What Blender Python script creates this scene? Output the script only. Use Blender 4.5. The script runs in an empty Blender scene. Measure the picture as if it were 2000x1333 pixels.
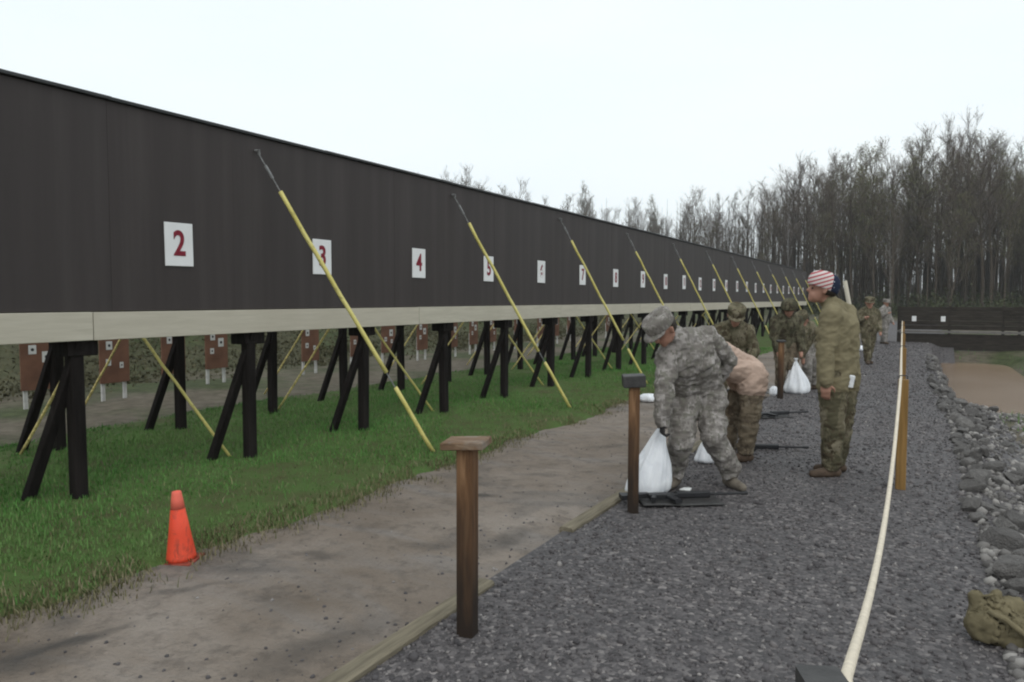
import bpy, math, random
import numpy as np
from mathutils import Vector, Matrix, noise as mnoise
R_ = math.radians
scene = bpy.context.scene
COL = scene.collection

# ------------------------------------------------------------------ camera, sky, sun, exposure
F_PX, YAW, PITCH, CAM_H = 1450.0, R_(28.74), math.atan(81/1450.0), 1.55
cam_d = bpy.data.cameras.new('camera'); cam = bpy.data.objects.new('camera', cam_d); COL.objects.link(cam)
cam.location = (0, 0, CAM_H); cam.rotation_euler = (math.pi/2-PITCH, 0, YAW)
cam_d.sensor_width = 36; cam_d.lens = F_PX/2000*36; cam_d.clip_start = .05; cam_d.clip_end = 3000
scene.camera = cam

world = bpy.data.worlds.new('World'); scene.world = world; world.use_nodes = True
wn, wl = world.node_tree.nodes, world.node_tree.links
wn.clear()
sky = wn.new('ShaderNodeTexSky'); sky.sky_type = 'NISHITA'; sky.sun_disc = False
sky.sun_elevation = R_(48); sky.sun_rotation = R_(150); sky.dust_density = 3.0; sky.air_density = 1.0
bg1 = wn.new('ShaderNodeBackground'); bg1.inputs['Strength'].default_value = .1
wl.new(sky.outputs['Color'], bg1.inputs['Color'])
tcw = wn.new('ShaderNodeTexCoord')
nzw = wn.new('ShaderNodeTexNoise'); nzw.inputs['Scale'].default_value = 1.6; nzw.inputs['Detail'].default_value = 5
mpw = wn.new('ShaderNodeMapping'); mpw.inputs['Scale'].default_value = (1, 1, 3.5)
wl.new(tcw.outputs['Generated'], mpw.inputs['Vector']); wl.new(mpw.outputs['Vector'], nzw.inputs['Vector'])
rpw = wn.new('ShaderNodeValToRGB')
rpw.color_ramp.elements[0].position = .3; rpw.color_ramp.elements[0].color = (.865, .955, 1.0, 1)
rpw.color_ramp.elements[1].position = .7; rpw.color_ramp.elements[1].color = (.935, .99, 1.0, 1)
wl.new(nzw.outputs['Fac'], rpw.inputs['Fac'])
bg2 = wn.new('ShaderNodeBackground'); bg2.inputs['Strength'].default_value = 1.12
wl.new(rpw.outputs['Color'], bg2.inputs['Color'])
mxw = wn.new('ShaderNodeMixShader'); mxw.inputs['Fac'].default_value = .92
outw = wn.new('ShaderNodeOutputWorld')
wl.new(bg1.outputs[0], mxw.inputs[1]); wl.new(bg2.outputs[0], mxw.inputs[2]); wl.new(mxw.outputs[0], outw.inputs['Surface'])

sun_d = bpy.data.lights.new('sun', 'SUN'); sun_d.energy = .55; sun_d.angle = R_(35); sun_d.color = (1, .97, .92)
sun = bpy.data.objects.new('sun', sun_d); COL.objects.link(sun)
sun.rotation_euler = (R_(42), 0, R_(30)); sun.location = (0, 0, 40)

vs = scene.view_settings
vs.view_transform = 'Standard'; vs.look = 'None'; vs.gamma = 1; vs.use_curve_mapping = False
vs.exposure = 0.0
scene.cycles.filter_width = 2.1      # soft video lens

# ------------------------------------------------------------------ helpers
SN, CS = math.sin(YAW), math.cos(YAW)
def at(lat, dep, z=0.0):
    """metres right of and in front of the photographer -> world"""
    return Vector((lat*CS-dep*SN, lat*SN+dep*CS, z))

def tag(o, label=None, cat=None, group=None, kind=None):
    if label: o['label'] = label
    if cat: o['category'] = cat
    if group: o['group'] = group
    if kind: o['kind'] = kind
    return o

def empty(name, loc, rz=0.0, label=None, cat=None, group=None):
    o = bpy.data.objects.new(name, None); COL.objects.link(o); o.empty_display_size = .1
    o.location = loc; o.rotation_euler = (0, 0, rz)
    return tag(o, label, cat, group)

def link(name, me, parent=None, loc=None, rot=None):
    o = bpy.data.objects.new(name, me); COL.objects.link(o)
    if parent: o.parent = parent
    if loc is not None: o.location = loc
    if rot is not None: o.rotation_euler = rot
    return o

def copy_tree(o, parent=None):
    c = o.copy(); COL.objects.link(c); c.parent = parent
    for ch in list(o.children): copy_tree(ch, c)
    return c

def mesh(name, V, Fc, mats, smooth=False, mi=None):
    me = bpy.data.meshes.new(name)
    me.from_pydata([tuple(v) for v in V], [], [tuple(f) for f in Fc])
    for m in (mats if isinstance(mats, (list, tuple)) else [mats]): me.materials.append(m)
    if mi is not None: me.polygons.foreach_set('material_index', mi)
    if smooth: me.polygons.foreach_set('use_smooth', [True]*len(me.polygons))
    me.update()
    return me

class MB:
    """collects shapes for ONE mesh"""
    def __init__(s): s.V = []; s.F = []
    def add(s, V, F):
        n = len(s.V); s.V += [Vector(v) for v in V]; s.F += [tuple(i+n for i in f) for f in F]; return s
    def beam(s, p0, p1, w, d, up=(0, 0, 1), ch=.006):
        """chamfered bar from p0 to p1, w across, d along 'up'"""
        p0, p1 = Vector(p0), Vector(p1); a = (p1-p0).normalized(); u = Vector(up)
        if abs(a.dot(u)) > .99: u = Vector((0, 1, 0))
        x = a.cross(u).normalized(); y = x.cross(a).normalized()
        hw, hd = w/2, d/2; ch = min(ch, hw*.4, hd*.4)
        pr = [(hw-ch, -hd), (hw, -hd+ch), (hw, hd-ch), (hw-ch, hd), (-hw+ch, hd), (-hw, hd-ch), (-hw, -hd+ch), (-hw+ch, -hd)]
        V = [p0+x*a1+y*b1 for a1, b1 in pr]+[p1+x*a1+y*b1 for a1, b1 in pr]
        F = [tuple(range(7, -1, -1)), tuple(range(8, 16))]+[(i, (i+1) % 8, (i+1) % 8+8, i+8) for i in range(8)]
        return s.add(V, F)
    def box(s, lo, hi, ch=.004):
        lo, hi = Vector(lo), Vector(hi); c = (lo+hi)/2
        return s.beam((c.x, c.y, lo.z), (c.x, c.y, hi.z), hi.x-lo.x, hi.y-lo.y, up=(0, 1, 0), ch=ch) if False else s._box(lo, hi, ch)
    def _box(s, lo, hi, ch):
        dx, dy = hi.x-lo.x, hi.y-lo.y; ch = min(ch, dx*.3, dy*.3, (hi.z-lo.z)*.3)
        def ring(z, i): return [(lo.x+i, lo.y+i, z), (hi.x-i, lo.y+i, z), (hi.x-i, hi.y-i, z), (lo.x+i, hi.y-i, z)]
        V = ring(lo.z, ch)+ring(lo.z+ch, 0)+ring(hi.z-ch, 0)+ring(hi.z, ch)
        F = [(3, 2, 1, 0), (12, 13, 14, 15)]
        for k in range(3):
            for i in range(4): j = (i+1) % 4; F.append((k*4+i, k*4+j, k*4+4+j, k*4+4+i))
        return s.add(V, F)
    def tube(s, pts, rad, seg=8, cap=True):
        pts = [Vector(p) for p in pts]; n = len(pts)
        rad = rad if isinstance(rad, (list, tuple)) else [rad]*n
        V = []; F = []; u = None
        for i, p in enumerate(pts):
            t = (pts[min(i+1, n-1)]-pts[max(i-1, 0)]).normalized()
            if u is None: u = t.cross(Vector((0, 0, 1)) if abs(t.z) < .9 else Vector((1, 0, 0))).normalized()
            else: u = (u-t*u.dot(t)).normalized()
            w = t.cross(u)
            for k in range(seg):
                a = 2*math.pi*k/seg; V.append(p+(u*math.cos(a)+w*math.sin(a))*rad[i])
        for i in range(n-1):
            for k in range(seg): F.append((i*seg+k, i*seg+(k+1) % seg, (i+1)*seg+(k+1) % seg, (i+1)*seg+k))
        if cap: F += [tuple(range(seg-1, -1, -1)), tuple(range((n-1)*seg, n*seg))]
        return s.add(V, F)
    def lathe(s, prof, seg=24, M=None, fn=None):
        V = []; F = []; n = len(prof)
        for i, (r, z) in enumerate(prof):
            for k in range(seg):
                a = 2*math.pi*k/seg; v = Vector((r*math.cos(a), r*math.sin(a), z))
                if fn: v = fn(v, a, i/(n-1))
                V.append(M @ v if M else v)
        for i in range(n-1):
            for k in range(seg): F.append((i*seg+k, i*seg+(k+1) % seg, (i+1)*seg+(k+1) % seg, (i+1)*seg+k))
        F += [tuple(range(seg-1, -1, -1)), tuple(range((n-1)*seg, n*seg))]
        return s.add(V, F)
    def me(s, name, mat, smooth=False): return mesh(name, s.V, s.F, mat, smooth)
    def build(s, name, mat, parent=None, smooth=False, loc=None, rot=None): return link(name, s.me(name, mat, smooth), parent, loc, rot)

def raw_mesh(name, co, tris, mat, rnd=None, smooth=False):
    """big triangle soups through numpy; rnd = one random number per face"""
    me = bpy.data.meshes.new(name); nv, nt = len(co), len(tris)
    me.vertices.add(nv); me.vertices.foreach_set('co', np.asarray(co, np.float32).ravel())
    me.loops.add(nt*3); me.loops.foreach_set('vertex_index', np.asarray(tris, np.int32).ravel())
    me.polygons.add(nt); me.polygons.foreach_set('loop_start', np.arange(0, nt*3, 3, dtype=np.int32))
    me.update(calc_edges=True)
    if rnd is not None:
        a = me.attributes.new('rnd', 'FLOAT', 'FACE'); a.data.foreach_set('value', np.asarray(rnd, np.float32))
    if smooth: me.polygons.foreach_set('use_smooth', np.ones(nt, bool))
    me.materials.append(mat); me.validate(); return me

# ------------------------------------------------------------------ materials
class NT:
    def __init__(s, name):
        s.m = bpy.data.materials.new(name); s.m.use_nodes = True; s.t = s.m.node_tree
        s.b = s.t.nodes['Principled BSDF']
    def n(s, typ, **kw):
        x = s.t.nodes.new('ShaderNode'+typ)
        for k, v in kw.items():
            if k in ('i',):
                for kk, vv in v.items(): x.inputs[kk].default_value = vv
            else: setattr(x, k, v)
        return x
    def l(s, a, b): s.t.links.new(a, b)
    def coord(s, scale=(1, 1, 1), kind='Object', loc=(0, 0, 0), rot=(0, 0, 0)):
        tc = s.n('TexCoord'); mp = s.n('Mapping', i={'Scale': scale, 'Location': loc, 'Rotation': rot}); s.l(tc.outputs[kind], mp.inputs['Vector']); return mp.outputs['Vector']
    def noise(s, vec, scale, detail=4, rough=.55, dist=0):
        x = s.n('TexNoise', i={'Scale': scale, 'Detail': detail, 'Roughness': rough, 'Distortion': dist})
        if vec is not None: s.l(vec, x.inputs['Vector'])
        return x.outputs['Fac']
    def ramp(s, fac, stops, const=False):
        r = s.n('ValToRGB'); cr = r.color_ramp
        if const: cr.interpolation = 'CONSTANT'
        while len(cr.elements) < len(stops): cr.elements.new(1)
        for e, (p, c) in zip(cr.elements, stops): e.position = p; e.color = tuple(c)+(1,) if len(c) == 3 else c
        s.l(fac, r.inputs['Fac']); return r.outputs['Color']
    def mix(s, fac, a, b, mode='MIX'):
        x = s.n('MixRGB', blend_type=mode)
        for v, k in ((fac, 'Fac'), (a, 'Color1'), (b, 'Color2')):
            if hasattr(v, 'links') or hasattr(v, 'is_linked'): s.l(v, x.inputs[k])
            else: x.inputs[k].default_value = v if k == 'Fac' else tuple(v)+(1,)
        return x.outputs['Color']
    def math(s, op, a, b=None, c=None):
        x = s.n('Math', operation=op)
        for i, v in enumerate((a, b, c)):
            if v is None: continue
            if hasattr(v, 'is_linked'): s.l(v, x.inputs[i])
            else: x.inputs[i].default_value = v
        return x.outputs[0]
    def bump(s, h, strength=.5, dist=.02):
        x = s.n('Bump', i={'Strength': strength, 'Distance': dist}); s.l(h, x.inputs['Height']); s.l(x.outputs['Normal'], s.b.inputs['Normal'])
    def done(s, col, rough=.8, spec=.3):
        if hasattr(col, 'is_linked'): s.l(col, s.b.inputs['Base Color'])
        else: s.b.inputs['Base Color'].default_value = tuple(col)+(1,)
        if hasattr(rough, 'is_linked'): s.l(rough, s.b.inputs['Roughness'])
        else: s.b.inputs['Roughness'].default_value = rough
        s.b.inputs['Specular IOR Level'].default_value = spec
        return s.m

def simple(name, col, rough=.7, var=.25, scale=8, bump=.2, spec=.3, stretch=(1, 1, 1), bdist=.01):
    t = NT(name); v = t.coord(stretch); f = t.noise(v, scale)
    a = tuple(c*(1-var) for c in col); b = tuple(min(1, c*(1+var)) for c in col)
    if bump: t.bump(t.noise(v, scale*3), bump, bdist)
    return t.done(t.ramp(f, [(.3, a), (.7, b)]), rough, spec)

def m_cladding():
    t = NT('dark_cladding'); v = t.coord((1, 3.5, .16), 'Object')
    st = t.noise(v, 1.6, 5, .65); v2 = t.coord(); cl = t.noise(v2, .5, 3)
    c = t.ramp(st, [(.28, (.036, .028, .026)), (.52, (.047, .037, .035)), (.75, (.061, .050, .047))])
    c = t.mix(t.math('MULTIPLY', cl, .35), c, (.036, .030, .028))
    inf = t.n('ObjectInfo'); c = t.mix(t.math('MULTIPLY', inf.outputs['Random'], .10), c, (.046, .044, .045))
    t.bump(t.noise(v2, 22, 3), .12, .01)
    return t.done(c, .62, .35)
def m_board():
    t = NT('beige_board'); v = t.coord((1, .5, 6)); g = t.noise(v, 5, 6, .6, .6); cl = t.noise(t.coord(), 1.2, 4)
    c = t.ramp(g, [(.25, (.45, .415, .335)), (.7, (.57, .53, .44))]); c = t.mix(t.ramp(cl, [(.45, (0, 0, 0)), (.75, (.5, .5, .5))]), c, (.44, .40, .32))
    inf = t.n('ObjectInfo'); c = t.mix(t.math('MULTIPLY', inf.outputs['Random'], .3), c, (.50, .44, .36))
    t.bump(g, .2, .006); return t.done(c, .75)
def m_post():
    t = NT('weathered_post'); v = t.coord((9, 9, .7)); g = t.noise(v, 3, 6, .6, 1.2)
    c = t.ramp(g, [(.25, (.055, .026, .012)), (.5, (.16, .082, .038)), (.75, (.29, .165, .085))])
    sp = t.n('SeparateXYZ'); t.l(t.coord(), sp.inputs[0]); wet = t.noise(t.coord((7, 7, 1.2)), 2, 4)
    mm = t.n('MapRange', i={'From Min': .15, 'From Max': .75}); t.l(t.math('ADD', sp.outputs['Z'], t.math('MULTIPLY', t.math('SUBTRACT', wet, .5), .7)), mm.inputs['Value'])
    c = t.mix(mm.outputs[0], (.026, .017, .012), c)     # blotchy darkening towards the foot of the post
    t.bump(g, .5, .006); return t.done(c, .7)
def m_cap():
    t = NT('weathered_cap'); v = t.coord((2, 9, 9)); g = t.noise(v, 5, 6, .6, .8)
    n2 = t.noise(t.coord(), 14, 3)
    c = t.ramp(g, [(.25, (.07, .04, .022)), (.55, (.20, .125, .075)), (.8, (.34, .26, .18))]); c = t.mix(t.ramp(n2, [(.5, (0, 0, 0)), (.75, (.6, .6, .6))]), c, (.27, .25, .22))
    t.bump(g, .5, .005); return t.done(c, .75)
def m_camo(name, cols, scale=9, digital=False, bump=.35):
    t = NT(name); v = t.coord((1, 1, .75))
    if digital:
        sn = t.n('VectorMath', operation='SNAP'); t.l(v, sn.inputs[0]); sn.inputs[1].default_value = (.014, .014, .014); pv = sn.outputs[0]
    else: pv = v
    a = t.noise(pv, scale, 3, .6); b = t.noise(pv, scale*1.7, 3, .6, .5)
    c = t.ramp(a, [(0, cols[0]), (.47, cols[1]), (.57, cols[2])], True)
    c = t.mix(t.ramp(b, [(0, (0, 0, 0)), (.56, (1, 1, 1))], True), c, cols[3])
    damp = t.noise(t.coord(), 3, 4); c = t.mix(t.math('MULTIPLY', damp, .3), c, tuple(x*.6 for x in cols[0]))
    t.bump(t.noise(t.coord((1, 1, 2.2)), 16, 5, .6, .7), bump, .02)
    return t.done(c, .9, .15)

MAT = {}
MAT['clad'] = m_cladding(); MAT['board'] = m_board(); MAT['post'] = m_post(); MAT['cap'] = m_cap()
MAT['creosote'] = simple('creosote_timber', (.016, .013, .012), .85, .45, 4, .5, .12, (6, 6, .5))
MAT['flash'] = simple('dark_flashing', (.025, .026, .028), .5, .4, 2, .1, .4)
def m_sleeve():
    t = NT('yellow_sleeve'); v = t.coord(); b = t.noise(v, 2.5, 4); g = t.noise(v, 24, 5, .65)
    c = t.ramp(b, [(.3, (.60, .51, .14)), (.7, (.76, .68, .27))]); c = t.mix(t.ramp(g, [(.55, (0, 0, 0)), (.72, (.7, .7, .7))]), c, (.26, .21, .09)); return t.done(c, .55, .3)
MAT['sleeve'] = m_sleeve()
MAT['sleeve_old'] = simple('faded_yellow_sleeve', (.66, .54, .22), .6, .5, 30, .2, .3)
MAT['steel'] = simple('galvanised_steel', (.22, .22, .22), .45, .35, 40, .1, .5)
MAT['white'] = simple('white_sign_paint', (.80, .80, .80), .55, .05, 3, .03, .3)
MAT['red'] = simple('red_digit_paint', (.22, .012, .028), .6, .25, 20, 0)
def m_cone():
    t = NT('cone_vinyl'); v = t.coord((1, 1, .5)); g = t.noise(v, 14, 6, .65, .8); b = t.noise(v, 5, 3)
    c = t.ramp(b, [(.3, (.74, .060, .024)), (.7, (.86, .10, .045))]); c = t.mix(t.ramp(g, [(.52, (0, 0, 0)), (.66, (.7, .7, .7))]), c, (.25, .045, .03)); return t.done(c, .55, .35)
MAT['cone'] = m_cone()
MAT['cone_top'] = simple('cone_faded_vinyl', (.80, .16, .11), .6, .12, 8, .1, .3)
MAT['cone_base'] = simple('shaded_cone_base', (.22, .045, .028), .7, .5, 25, .3)  # shadow at the cone's foot put into a darker orange
MAT['black'] = simple('black_metal', (.018, .018, .02), .5, .3, 20, .1, .4)
MAT['capgrey'] = simple('wet_grey_cap', (.045, .043, .042), .55, .35, 20, .3, .4)
MAT['ropewood'] = simple('tan_post_wood', (.25, .145, .050), .75, .3, 4, .4, .2, (8, 8, .6))
MAT['rope'] = simple('cream_webbing', (.70, .62, .50), .75, .12, 40, .3, .2)
MAT['target'] = simple('target_board', (.165, .082, .052), .8, .3, 3, .1)
MAT['white_leg'] = simple('weathered_white_leg', (.55, .54, .52), .7, .2, 8, .1)
MAT['paper'] = simple('target_paper', (.62, .62, .60), .8, .1, 6, 0)
MAT['soot'] = simple('target_print', (.03, .03, .03), .8, .1, 6, 0)
MAT['timber'] = simple('kerb_timber', (.185, .16, .115), .8, .35, 5, .5, .2, (8, .7, 8))
MAT['tanbag'] = simple('tan_canvas', (.165, .14, .085), .9, .25, 12, .4, .1)
def m_rock():
    t = NT('riprap_stone'); v = t.coord(); f = t.noise(v, 2.2, 6, .65); g = t.noise(v, 9, 5); inf = t.n('ObjectInfo')
    c = t.ramp(f, [(.3, (.135, .127, .12)), (.6, (.235, .222, .21)), (.8, (.32, .305, .29))]); c = t.mix(t.math('MULTIPLY', inf.outputs['Random'], .65), c, (.105, .098, .095))
    t.bump(t.math('ADD', f, g), .7, .06); return t.done(c, .85, .25)
MAT['rock'] = m_rock()
MAT['skin'] = simple('skin', (.40, .215, .155), .55, .12, 20, .08, .3)
MAT['hair'] = simple('short_dark_hair', (.03, .022, .016), .7, .4, 60, .4)
MAT['boot'] = simple('muddy_boot', (.085, .058, .04), .75, .35, 18, .3)
MAT['boot_tan'] = simple('wet_tan_boot', (.17, .145, .115), .75, .3, 18, .3)
MAT['glove'] = simple('dark_glove', (.035, .033, .032), .8, .3, 30, .3)
MAT['eye'] = simple('eye', (.03, .022, .018), .3, .1, 5, 0)
MAT['acu'] = m_camo('grey_digital_camo', [(.19, .172, .155), (.285, .262, .242), (.39, .36, .34), (.205, .195, .165)], 12, True)
MAT['multicam'] = m_camo('green_brown_camo', [(.100, .090, .056), (.165, .145, .095), (.235, .205, .145), (.080, .062, .040)], 9)
MAT['ocp_dark'] = m_camo('dark_green_camo', [(.065, .062, .040), (.115, .105, .068), (.16, .145, .098), (.055, .044, .030)], 8)
MAT['fleece'] = simple('olive_fleece', (.215, .185, .115), .95, .12, 9, .4, .08)
MAT['tshirt'] = simple('tan_shirt', (.50, .37, .30), .9, .12, 6, .35, .1)
MAT['brownpants'] = m_camo('brown_camo', [(.15, .12, .085), (.21, .17, .12), (.25, .21, .155), (.115, .09, .065)], 8)
def m_plastic():
    t = NT('white_plastic_bag'); v = t.coord((1, 1, .6)); f = t.noise(v, 9, 4, .6, .8)
    t.bump(f, .6, .02); t.b.inputs['Subsurface Weight'].default_value = .15; t.b.inputs['Subsurface Radius'].default_value = (.02, .02, .02)
    return t.done(t.ramp(f, [(.3, (.74, .76, .80)), (.7, (.90, .91, .93))]), .4, .4)
MAT['plastic'] = m_plastic()
def m_flagcap():
    t = NT('striped_cap_cloth'); sp = t.n('SeparateXYZ'); t.l(t.coord(), sp.inputs[0])
    w = t.math('FRACT', t.math('MULTIPLY', t.math('ADD', sp.outputs['Z'], t.math('MULTIPLY', sp.outputs['Y'], .6)), 27.0))
    st = t.ramp(w, [(0, (.42, .10, .11)), (.42, (.64, .57, .55))], True)
    vo = t.n('TexVoronoi', i={'Scale': 34.0}); t.l(t.coord(), vo.inputs['Vector'])
    cn = t.ramp(vo.outputs['Distance'], [(0, (.50, .52, .56)), (.2, (.022, .028, .055))], True)
    back = t.math('LESS_THAN', sp.outputs['Y'], -.045)
    return t.done(t.mix(back, st, cn), .85, .15)
MAT['flagcap'] = m_flagcap()

def m_gravel():
    t = NT('gravel'); v = t.coord(); vo = t.n('TexVoronoi', i={'Scale': 42.0}); t.l(v, vo.inputs['Vector'])
    big = t.noise(v, .55, 5, .6); hs = t.n('SeparateXYZ'); t.l(vo.outputs['Color'], hs.inputs[0])
    c = t.ramp(hs.outputs['X'], [(0, (.060, .055, .056)), (.55, (.107, .097, .098)), (.9, (.165, .15, .148)), (1, (.27, .245, .235))])
    c = t.mix(t.ramp(big, [(.38, (0, 0, 0)), (.68, (.55, .55, .55))]), c, (.075, .072, .074))
    t.bump(t.math('SUBTRACT', 1.0, vo.outputs['Distance']), .9, .015)
    return t.done(c, t.ramp(big, [(.35, (.8, .8, .8)), (.65, (.6, .6, .6))]), .3)
MAT['gravel'] = m_gravel()
def m_stone():
    t = NT('gravel_stone'); a = t.n('Attribute', attribute_name='rnd')
    c = t.ramp(a.outputs['Fac'], [(0, (.060, .056, .059)), (.5, (.118, .108, .111)), (.90, (.185, .168, .165)), (.975, (.28, .26, .25)), (1, (.46, .43, .41))])
    big = t.noise(t.coord((1.6, .5, 1)), .9, 5, .6); c = t.mix(t.ramp(big, [(.38, (0, 0, 0)), (.66, (.6, .6, .6))]), c, (.072, .064, .064))
    t.bump(t.noise(t.coord(), 120, 3), .4, .004); return t.done(c, .75, .3)
MAT['stone'] = m_stone()
def m_rubble():
    t = NT('rubble_stone'); a = t.n('Attribute', attribute_name='rnd'); t.bump(t.noise(t.coord(), 60, 3), .4, .006)
    return t.done(t.ramp(a.outputs['Fac'], [(0, (.085, .078, .074)), (.6, (.20, .188, .178)), (1, (.33, .31, .29))]), .8, .25)
MAT['rubble'] = m_rubble()
# stains on the dirt strip: (x, y, length, width, angle)
STAINS = []
def m_dirt():
    t = NT('bare_dirt'); v = t.coord(); big = t.noise(v, .7, 6, .62, .4); fine = t.noise(v, 9, 6, .65); lay = t.noise(t.coord((.5, 1.6, 1)), 1.4, 5, .6, .6)
    c = t.ramp(big, [(.28, (.128, .098, .072)), (.48, (.222, .182, .148)), (.70, (.308, .264, .226))])
    c = t.mix(t.ramp(lay, [(.5, (0, 0, 0)), (.78, (.7, .7, .7))]), c, (.23, .22, .215))
    c = t.mix(t.math('MULTIPLY', t.ramp(fine, [(.3, (1, 1, 1)), (.5, (0, 0, 0))]), .55), c, (.085, .072, .062))
    wet = t.noise(v, 1.15, 4, .55, 1.0); wm = t.ramp(wet, [(.53, (0, 0, 0)), (.70, (.62, .62, .62))])
    c = t.mix(wm, c, (.062, .058, .055))
    for (sx, sy, a_, b_, an, k_) in ((-3.42, 1.95, .34, .075, 1.25, .8), (-3.26, 3.42, .22, .09, .3, .55), (-3.08, 5.15, .16, .09, .2, .8), (-2.40, 2.5, .55, .16, 1.45, .55), (-3.0, 6.0, .3, .07, .4, .5), (-2.35, 4.2, .5, .12, 1.5, .5), (-2.9, 7.6, .5, .1, .8, .45), (-3.5, 2.7, .4, .05, .9, .4)):
        mp = t.n('Mapping', vector_type='TEXTURE', i={'Location': (sx, sy, 0), 'Rotation': (0, 0, an), 'Scale': (a_, b_, 9)}); dn = t.n('TexNoise', i={'Scale': 5.0, 'Detail': 4.0}); t.l(v, dn.inputs['Vector'])
        dv = t.n('VectorMath', operation='MULTIPLY_ADD'); t.l(dn.outputs['Color'], dv.inputs[0]); dv.inputs[1].default_value = (.22, .22, 0)
        sv = t.n('VectorMath', operation='SUBTRACT'); t.l(v, sv.inputs[0]); sv.inputs[1].default_value = (.11, .11, 0); t.l(sv.outputs[0], dv.inputs[2]); t.l(dv.outputs[0], mp.inputs['Vector'])
        ln = t.n('VectorMath', operation='LENGTH'); t.l(mp.outputs[0], ln.inputs[0])
        c = t.mix(t.ramp(ln.outputs['Value'], [(.25, (k_,)*3), (1.0, (0, 0, 0))]), c, (.060, .055, .051))
    t.bump(t.math('ADD', t.math('MULTIPLY', lay, 1.5), t.math('ADD', fine, t.noise(v, 40, 4))), .8, .03)
    return t.done(c, t.ramp(wet, [(.55, (.85, .85, .85)), (.72, (.45, .45, .45))]), .3)
MAT['dirt'] = m_dirt()
def m_terrain():
    t = NT('soil_and_rough_grass'); v = t.coord(); big = t.noise(v, .35, 6, .6, .4); f = t.noise(v, 5, 6, .65)
    sx = t.n('SeparateXYZ'); t.l(v, sx.inputs[0]); bank = t.n('MapRange', i={'From Min': -12.6, 'From Max': -14.2}); t.l(t.math('ADD', sx.outputs['X'], t.math('MULTIPLY', t.noise(v, .8, 4), 1.2)), bank.inputs['Value'])
    soil = t.ramp(f, [(.3, (.075, .062, .043)), (.7, (.165, .142, .108))]); soil = t.mix(bank.outputs[0], soil, t.ramp(f, [(.3, (.048, .048, .026)), (.7, (.105, .100, .058))])); gr = t.ramp(f, [(.3, (.030, .040, .016)), (.7, (.085, .10, .042))])
    c = t.mix(t.ramp(big, [(.45, (0, 0, 0)), (.6, (1, 1, 1))]), soil, gr); t.bump(f, .6, .06); return t.done(c, .9, .2)
MAT['terrain'] = m_terrain()
def m_turf():
    t = NT('turf_soil'); v = t.coord(); f = t.noise(v, 3, 6, .6)
    t.bump(t.noise(v, 30, 4), .7, .03); return t.done(t.ramp(f, [(.3, (.085, .085, .040)), (.6, (.085, .135, .042))]), .95, .1)
MAT['turf'] = m_turf()
def m_blade():
    t = NT('grass_blade'); a = t.n('Attribute', attribute_name='rnd'); p = t.noise(t.coord(), .6, 5, .6)
    c = t.ramp(a.outputs['Fac'], [(0, (.052, .135, .030)), (.5, (.083, .218, .046)), (.92, (.125, .275, .072)), (1, (.27, .26, .13))])
    c = t.mix(t.ramp(p, [(.42, (0, 0, 0)), (.66, (.85, .85, .85))]), c, (.150, .235, .080))
    return t.done(c, .7, .15)
MAT['blade'] = m_blade()
def m_bark(name, a, b):
    t = NT(name); f = t.noise(t.coord((3, 3, .4)), 3, 4); inf = t.n('ObjectInfo')
    c = t.ramp(f, [(.3, a), (.7, b)]); c = t.mix(t.math('MULTIPLY', inf.outputs['Random'], .6), c, tuple(x*.55 for x in a)); return t.done(c, .9, .1)
MAT['bark'] = m_bark('grey_brown_bark', (.075, .058, .044), (.135, .108, .085))
MAT['bark_pale'] = m_bark('pale_bark', (.26, .24, .225), (.42, .40, .385))
MAT['twig'] = m_bark('twig', (.12, .094, .078), (.20, .165, .142))
def m_leaf(name, a, b):
    t = NT(name); at_ = t.n('Attribute', attribute_name='rnd'); return t.done(t.ramp(at_.outputs['Fac'], [(0, a), (1, b)]), .7, .15)
MAT['leaf_new'] = m_leaf('new_spring_leaf', (.085, .092, .036), (.19, .185, .08))
MAT['leaf_dark'] = m_leaf('undergrowth_leaf', (.034, .040, .018), (.078, .086, .040))
MAT['wood_far'] = m_bark('far_trunk', (.052, .042, .031), (.105, .086, .066))
def m_water():
    t = NT('muddy_water'); v = t.coord(); t.bump(t.noise(v, 6, 3), .06, .02); return t.done(t.ramp(t.noise(v, .4, 3), [(.3, (.23, .155, .10)), (.7, (.28, .20, .14))]), .22, .35)
MAT['water'] = m_water()

# ------------------------------------------------------------------ setting: ground sheets
rng = np.random.default_rng(7); random.seed(7)
def nz(x, y, s, o=0.0): return mnoise.noise(Vector((x*s, y*s, o)))
def sstep(a, b, x):
    t = min(1, max(0, (x-a)/(b-a))); return t*t*(3-2*t)
def ditch(x, y):
    q = sstep(9, 16, y); d = sstep(.5-.2*q, 1.25-.5*q, x)*(1-sstep(1.7, 4.2, x))
    return d*(.22+.46*sstep(13, 19.5, y))*(1-.85*sstep(28.5, 31, y))
def terrain(x, y):
    z = -.12-ditch(x, y)
    z += 2.4*sstep(-14.2, -21, x)*(1+.25*nz(x, y, .15)) if x < -14 else 0
    if x > 6: z += .05*nz(x, y, .3)
    d = math.hypot(x, y)
    z += .10*nz(x, y, .35, 3)*sstep(6, 14, abs(x+2)) + 2.2*sstep(75, 190, d)
    return z
def sheet(name, xs, ys, fz, mat):
    V = [(x, y, fz(x, y)) for y in ys for x in xs]; n = len(xs)
    Fc = [(j*n+i, j*n+i+1, (j+1)*n+i+1, (j+1)*n+i) for j in range(len(ys)-1) for i in range(n-1)]
    o = link(name, mesh(name, V, Fc, mat, True)); return tag(o, kind='structure')
def lines(*segs):
    out = []
    for a, b, st in segs:
        k = max(1, int(round((b-a)/st))); out += [a+(b-a)*i/k for i in range(k)]
    return out+[segs[-1][1]]
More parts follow.
